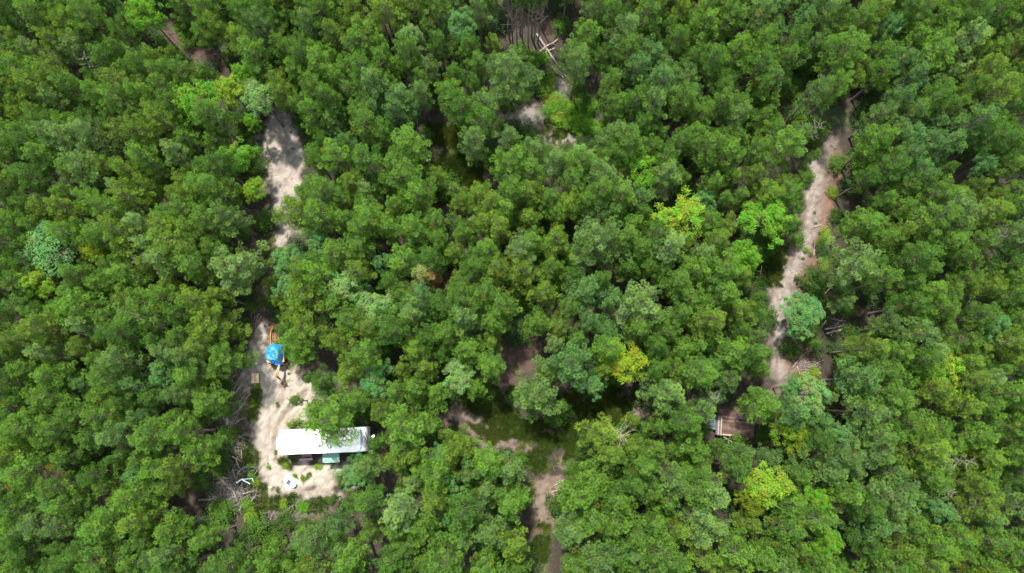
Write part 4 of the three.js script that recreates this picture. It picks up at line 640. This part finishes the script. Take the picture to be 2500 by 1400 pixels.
{ // board over a pole, heap, pipe, tyre
  const p = at(623, 924, 0.45), ply = std(0.42, 0.32, 0.2, 0.8, { map: tileTexture(256, (u, v) => { const s = 0.9 + 0.2 * tn(u * 1, v, 12) + 0.12 * tn(u, v, 90, 2); return [s, s * 0.98, s * 0.94]; }, false) });
  const o = thing('plywood_board', 'tan square plywood board with a thin pole across, left of the yard', 'board', [p.x, gy(p.x, p.z), p.z], 0.02);
  obj('board', [box(0.8, 0.02, 1.04, 0, 0.46, 0, 0.006)], ply, o); obj('pole', bar([0.06, 0.5, -0.82], [-0.01, 0.5, 0.85], 0.03), paleWood, o);
  for (const [x, z] of [[-0.34, -0.44], [0.34, -0.44], [-0.34, 0.44], [0.34, 0.44]]) obj('leg', box(0.06, 0.45, 0.06, x, 0.225, z, 0.005), ply, o);
  const h = at(705, 1179, 0.3), hp = thing('covered_heap', 'white covered heap holding a dark blue panel in the sandy yard', 'heap', [h.x, gy(h.x, h.z), h.z], 0.3);
  const g = new THREE.CircleGeometry(1, 56, 0, 6.2832); const gg = new THREE.RingGeometry(0.001, 1, 48, 14); gg.rotateX(-Math.PI / 2); const q = gg.attributes.position;
  for (let i = 0; i < q.count; i++) { const x = q.getX(i), z = q.getZ(i), r = Math.hypot(x, z), a = Math.atan2(z, x), k = 0.66 + 0.1 * Math.sin(a * 3 + 1) + 0.06 * Math.sin(a * 7); q.setXYZ(i, x * k, 0.03 + 0.42 * (1 - smooth(0.35, 0.95, r)) + 0.05 * noise(x, z, 0.2) + 0.04 * Math.sin(a * 9) * r, z * k * 1.05); } gg.computeVertexNormals();
  obj('sheet', gg, std(0.75, 0.76, 0.74, 0.6, { side: THREE.DoubleSide }), hp);
  const pn = box(0.36, 0.03, 0.5, 0, 0, 0, 0.01); pn.rotateZ(-0.12); pn.rotateY(-0.7); pn.translate(0.05, 0.55, -0.05); const panel = obj('panel', pn, std(0.02, 0.025, 0.08, 0.3), hp); const pg = [-0.12, 0, 0.12].map((x) => box(0.006, 0.008, 0.48, x, 0.018, 0, 0)); obj('grid_line', pg.map((k) => { k.rotateZ(-0.12); k.rotateY(-0.7); k.translate(0.05, 0.55, -0.05); return k; }), steel, panel);
  const w = at(717, 1184, 0.2), tub = thing('teal_tub', 'small teal plastic tub at the foot of the white heap', 'tub', [w.x, gy(w.x, w.z), w.z]); const lg = new THREE.LatheGeometry([[0.001, 0.02], [0.2, 0.02], [0.26, 0.3], [0.29, 0.31], [0.29, 0.34], [0.25, 0.34], [0.19, 0.05], [0.001, 0.05]].map(([x, y]) => new THREE.Vector2(x, y)), 24); obj('bowl', lg, std(0.08, 0.5, 0.42, 0.4, { side: THREE.DoubleSide }), tub); obj('handle', tube([[-0.29, 0.32, 0], [-0.2, 0.42, 0.16], [0, 0.46, 0.25], [0.2, 0.42, 0.16], [0.29, 0.32, 0]], 0.012, 16, 5), steel, tub);
  const P = (x, y, hh) => { const v = at(x, y, hh); return [v.x, v.y + 0.1, v.z]; }, bp = thing('bent_pipe', 'bent white metal pipe frame lying on the brush pile', 'pipe'), o0 = P(590, 1171, 0.7);
  bp.position.set(...o0); const Q = (x, y, hh) => P(x, y, hh).map((v, i) => v - o0[i]); const wp = std(0.62, 0.72, 0.82, 0.4);
  obj('tube', [bar(Q(577, 1180, 0.6), Q(590, 1171, 0.7), 0.06), bar(Q(590, 1171, 0.7), Q(617, 1169, 0.75), 0.025), bar(Q(617, 1169, 0.75), Q(619, 1177, 0.7), 0.022)], wp, bp); obj('strut', bar(Q(590, 1171, 0.7), Q(611, 1182, 0.6), 0.045), wp, bp);
  const ty = at(747, 921, 0.3), tr = thing('old_tyre', 'old black tyre lying at the sand edge under the pines', 'tyre', [ty.x, gy(ty.x, ty.z) + 0.12, ty.z]); const tg = new THREE.TorusGeometry(0.42, 0.15, 12, 30); tg.rotateX(Math.PI / 2 - 0.1); obj('tread', tg, rubber, tr); obj('bead', (() => { const b = new THREE.TorusGeometry(0.28, 0.03, 6, 24); b.rotateX(Math.PI / 2 - 0.1); return b; })(), black, tr);
}
{ // the plank trailer
  const R = rng(61), p = at(1795, 1043, 0.75), o = thing('flatbed_trailer', 'weathered plank flatbed trailer with blue frame hidden between pines', 'trailer', [p.x, gy(p.x, p.z), p.z], -0.1);
  const blue = std(0.012, 0.022, 0.085, 0.55), plankTex = tileTexture(512, (u, v) => { const s = 0.72 + 0.5 * tn(u * 1, v, 8, 1) + 0.4 * tn(u, v, 140, 4); return [s, s * 0.97, s * 0.96]; }, false);
  const pm = [[0.085, 0.05, 0.037], [0.11, 0.073, 0.058], [0.068, 0.039, 0.03], [0.125, 0.09, 0.075], [0.095, 0.058, 0.046]].map((c) => std(...c, 0.9, { map: plankTex }));
  const worn = std(0.27, 0.23, 0.205, 0.9, { map: plankTex });
  for (let k = 0; k < 11; k++) { const ln = 3.3 + (R() - 0.5) * 0.08; obj('plank', box(ln, 0.05, 0.17, 0.3 + (R() - 0.5) * 0.04, 0.78 + R() * 0.014, -0.93 + k * 0.186, 0.008), pm[Math.floor(R() * 5)], o); }
  for (let k = 0; k < 4; k++) obj('cross_plank', box(0.13, 0.05, 2.04 - R() * 0.08, -1.9 + k * 0.145, 0.79 + R() * 0.012, 0, 0.008), k % 2 ? worn : pm[1], o);
  obj('bare_board', box(0.95, 0.05, 0.16, -0.85, 0.835, 0.9, 0.008), worn, o);
  obj('frame', [box(4.1, 0.12, 0.08, 0, 0.66, -0.95, 0.01), box(4.1, 0.12, 0.08, 0, 0.66, 0.95, 0.01), box(0.08, 0.12, 1.9, -1.98, 0.66, 0, 0.01), box(0.08, 0.12, 1.9, 1.98, 0.66, 0, 0.01), box(0.08, 0.1, 1.8, 0, 0.66, 0, 0.01)], blue, o);
  const tg = obj('tongue', [box(0.62, 0.06, 0.95, -2.3, 0.66, -0.05, 0.02), bar([-2.0, 0.66, -0.5], [-3.5, 0.6, -0.32], 0.05), bar([-2.0, 0.66, 0.45], [-3.5, 0.6, 0.1], 0.05)], blue, o);
  obj('bar', [bar([-2.05, 0.76, -0.52], [-3.2, 0.72, -0.48], 0.03), bar([-2.05, 0.76, 0.45], [-2.75, 0.72, 0.27], 0.03)], std(0.3, 0.32, 0.4, 0.5), tg); obj('jack', [cyl(0.04, 0.9, -3.1, 0.45, -0.12)], steel, tg);
  for (const z of [-1, 1]) for (const x of [0.2, 1.0]) { wheel(o, x, 0.34, z * 1.12, 0.34, 0.22, 'z', steel); }
  obj('fender', [-1, 1].map((z) => box(1.7, 0.04, 0.26, 0.6, 0.74, z * 1.14, 0.015)), darkIron, o);
}
renderer.render(scene, camera);
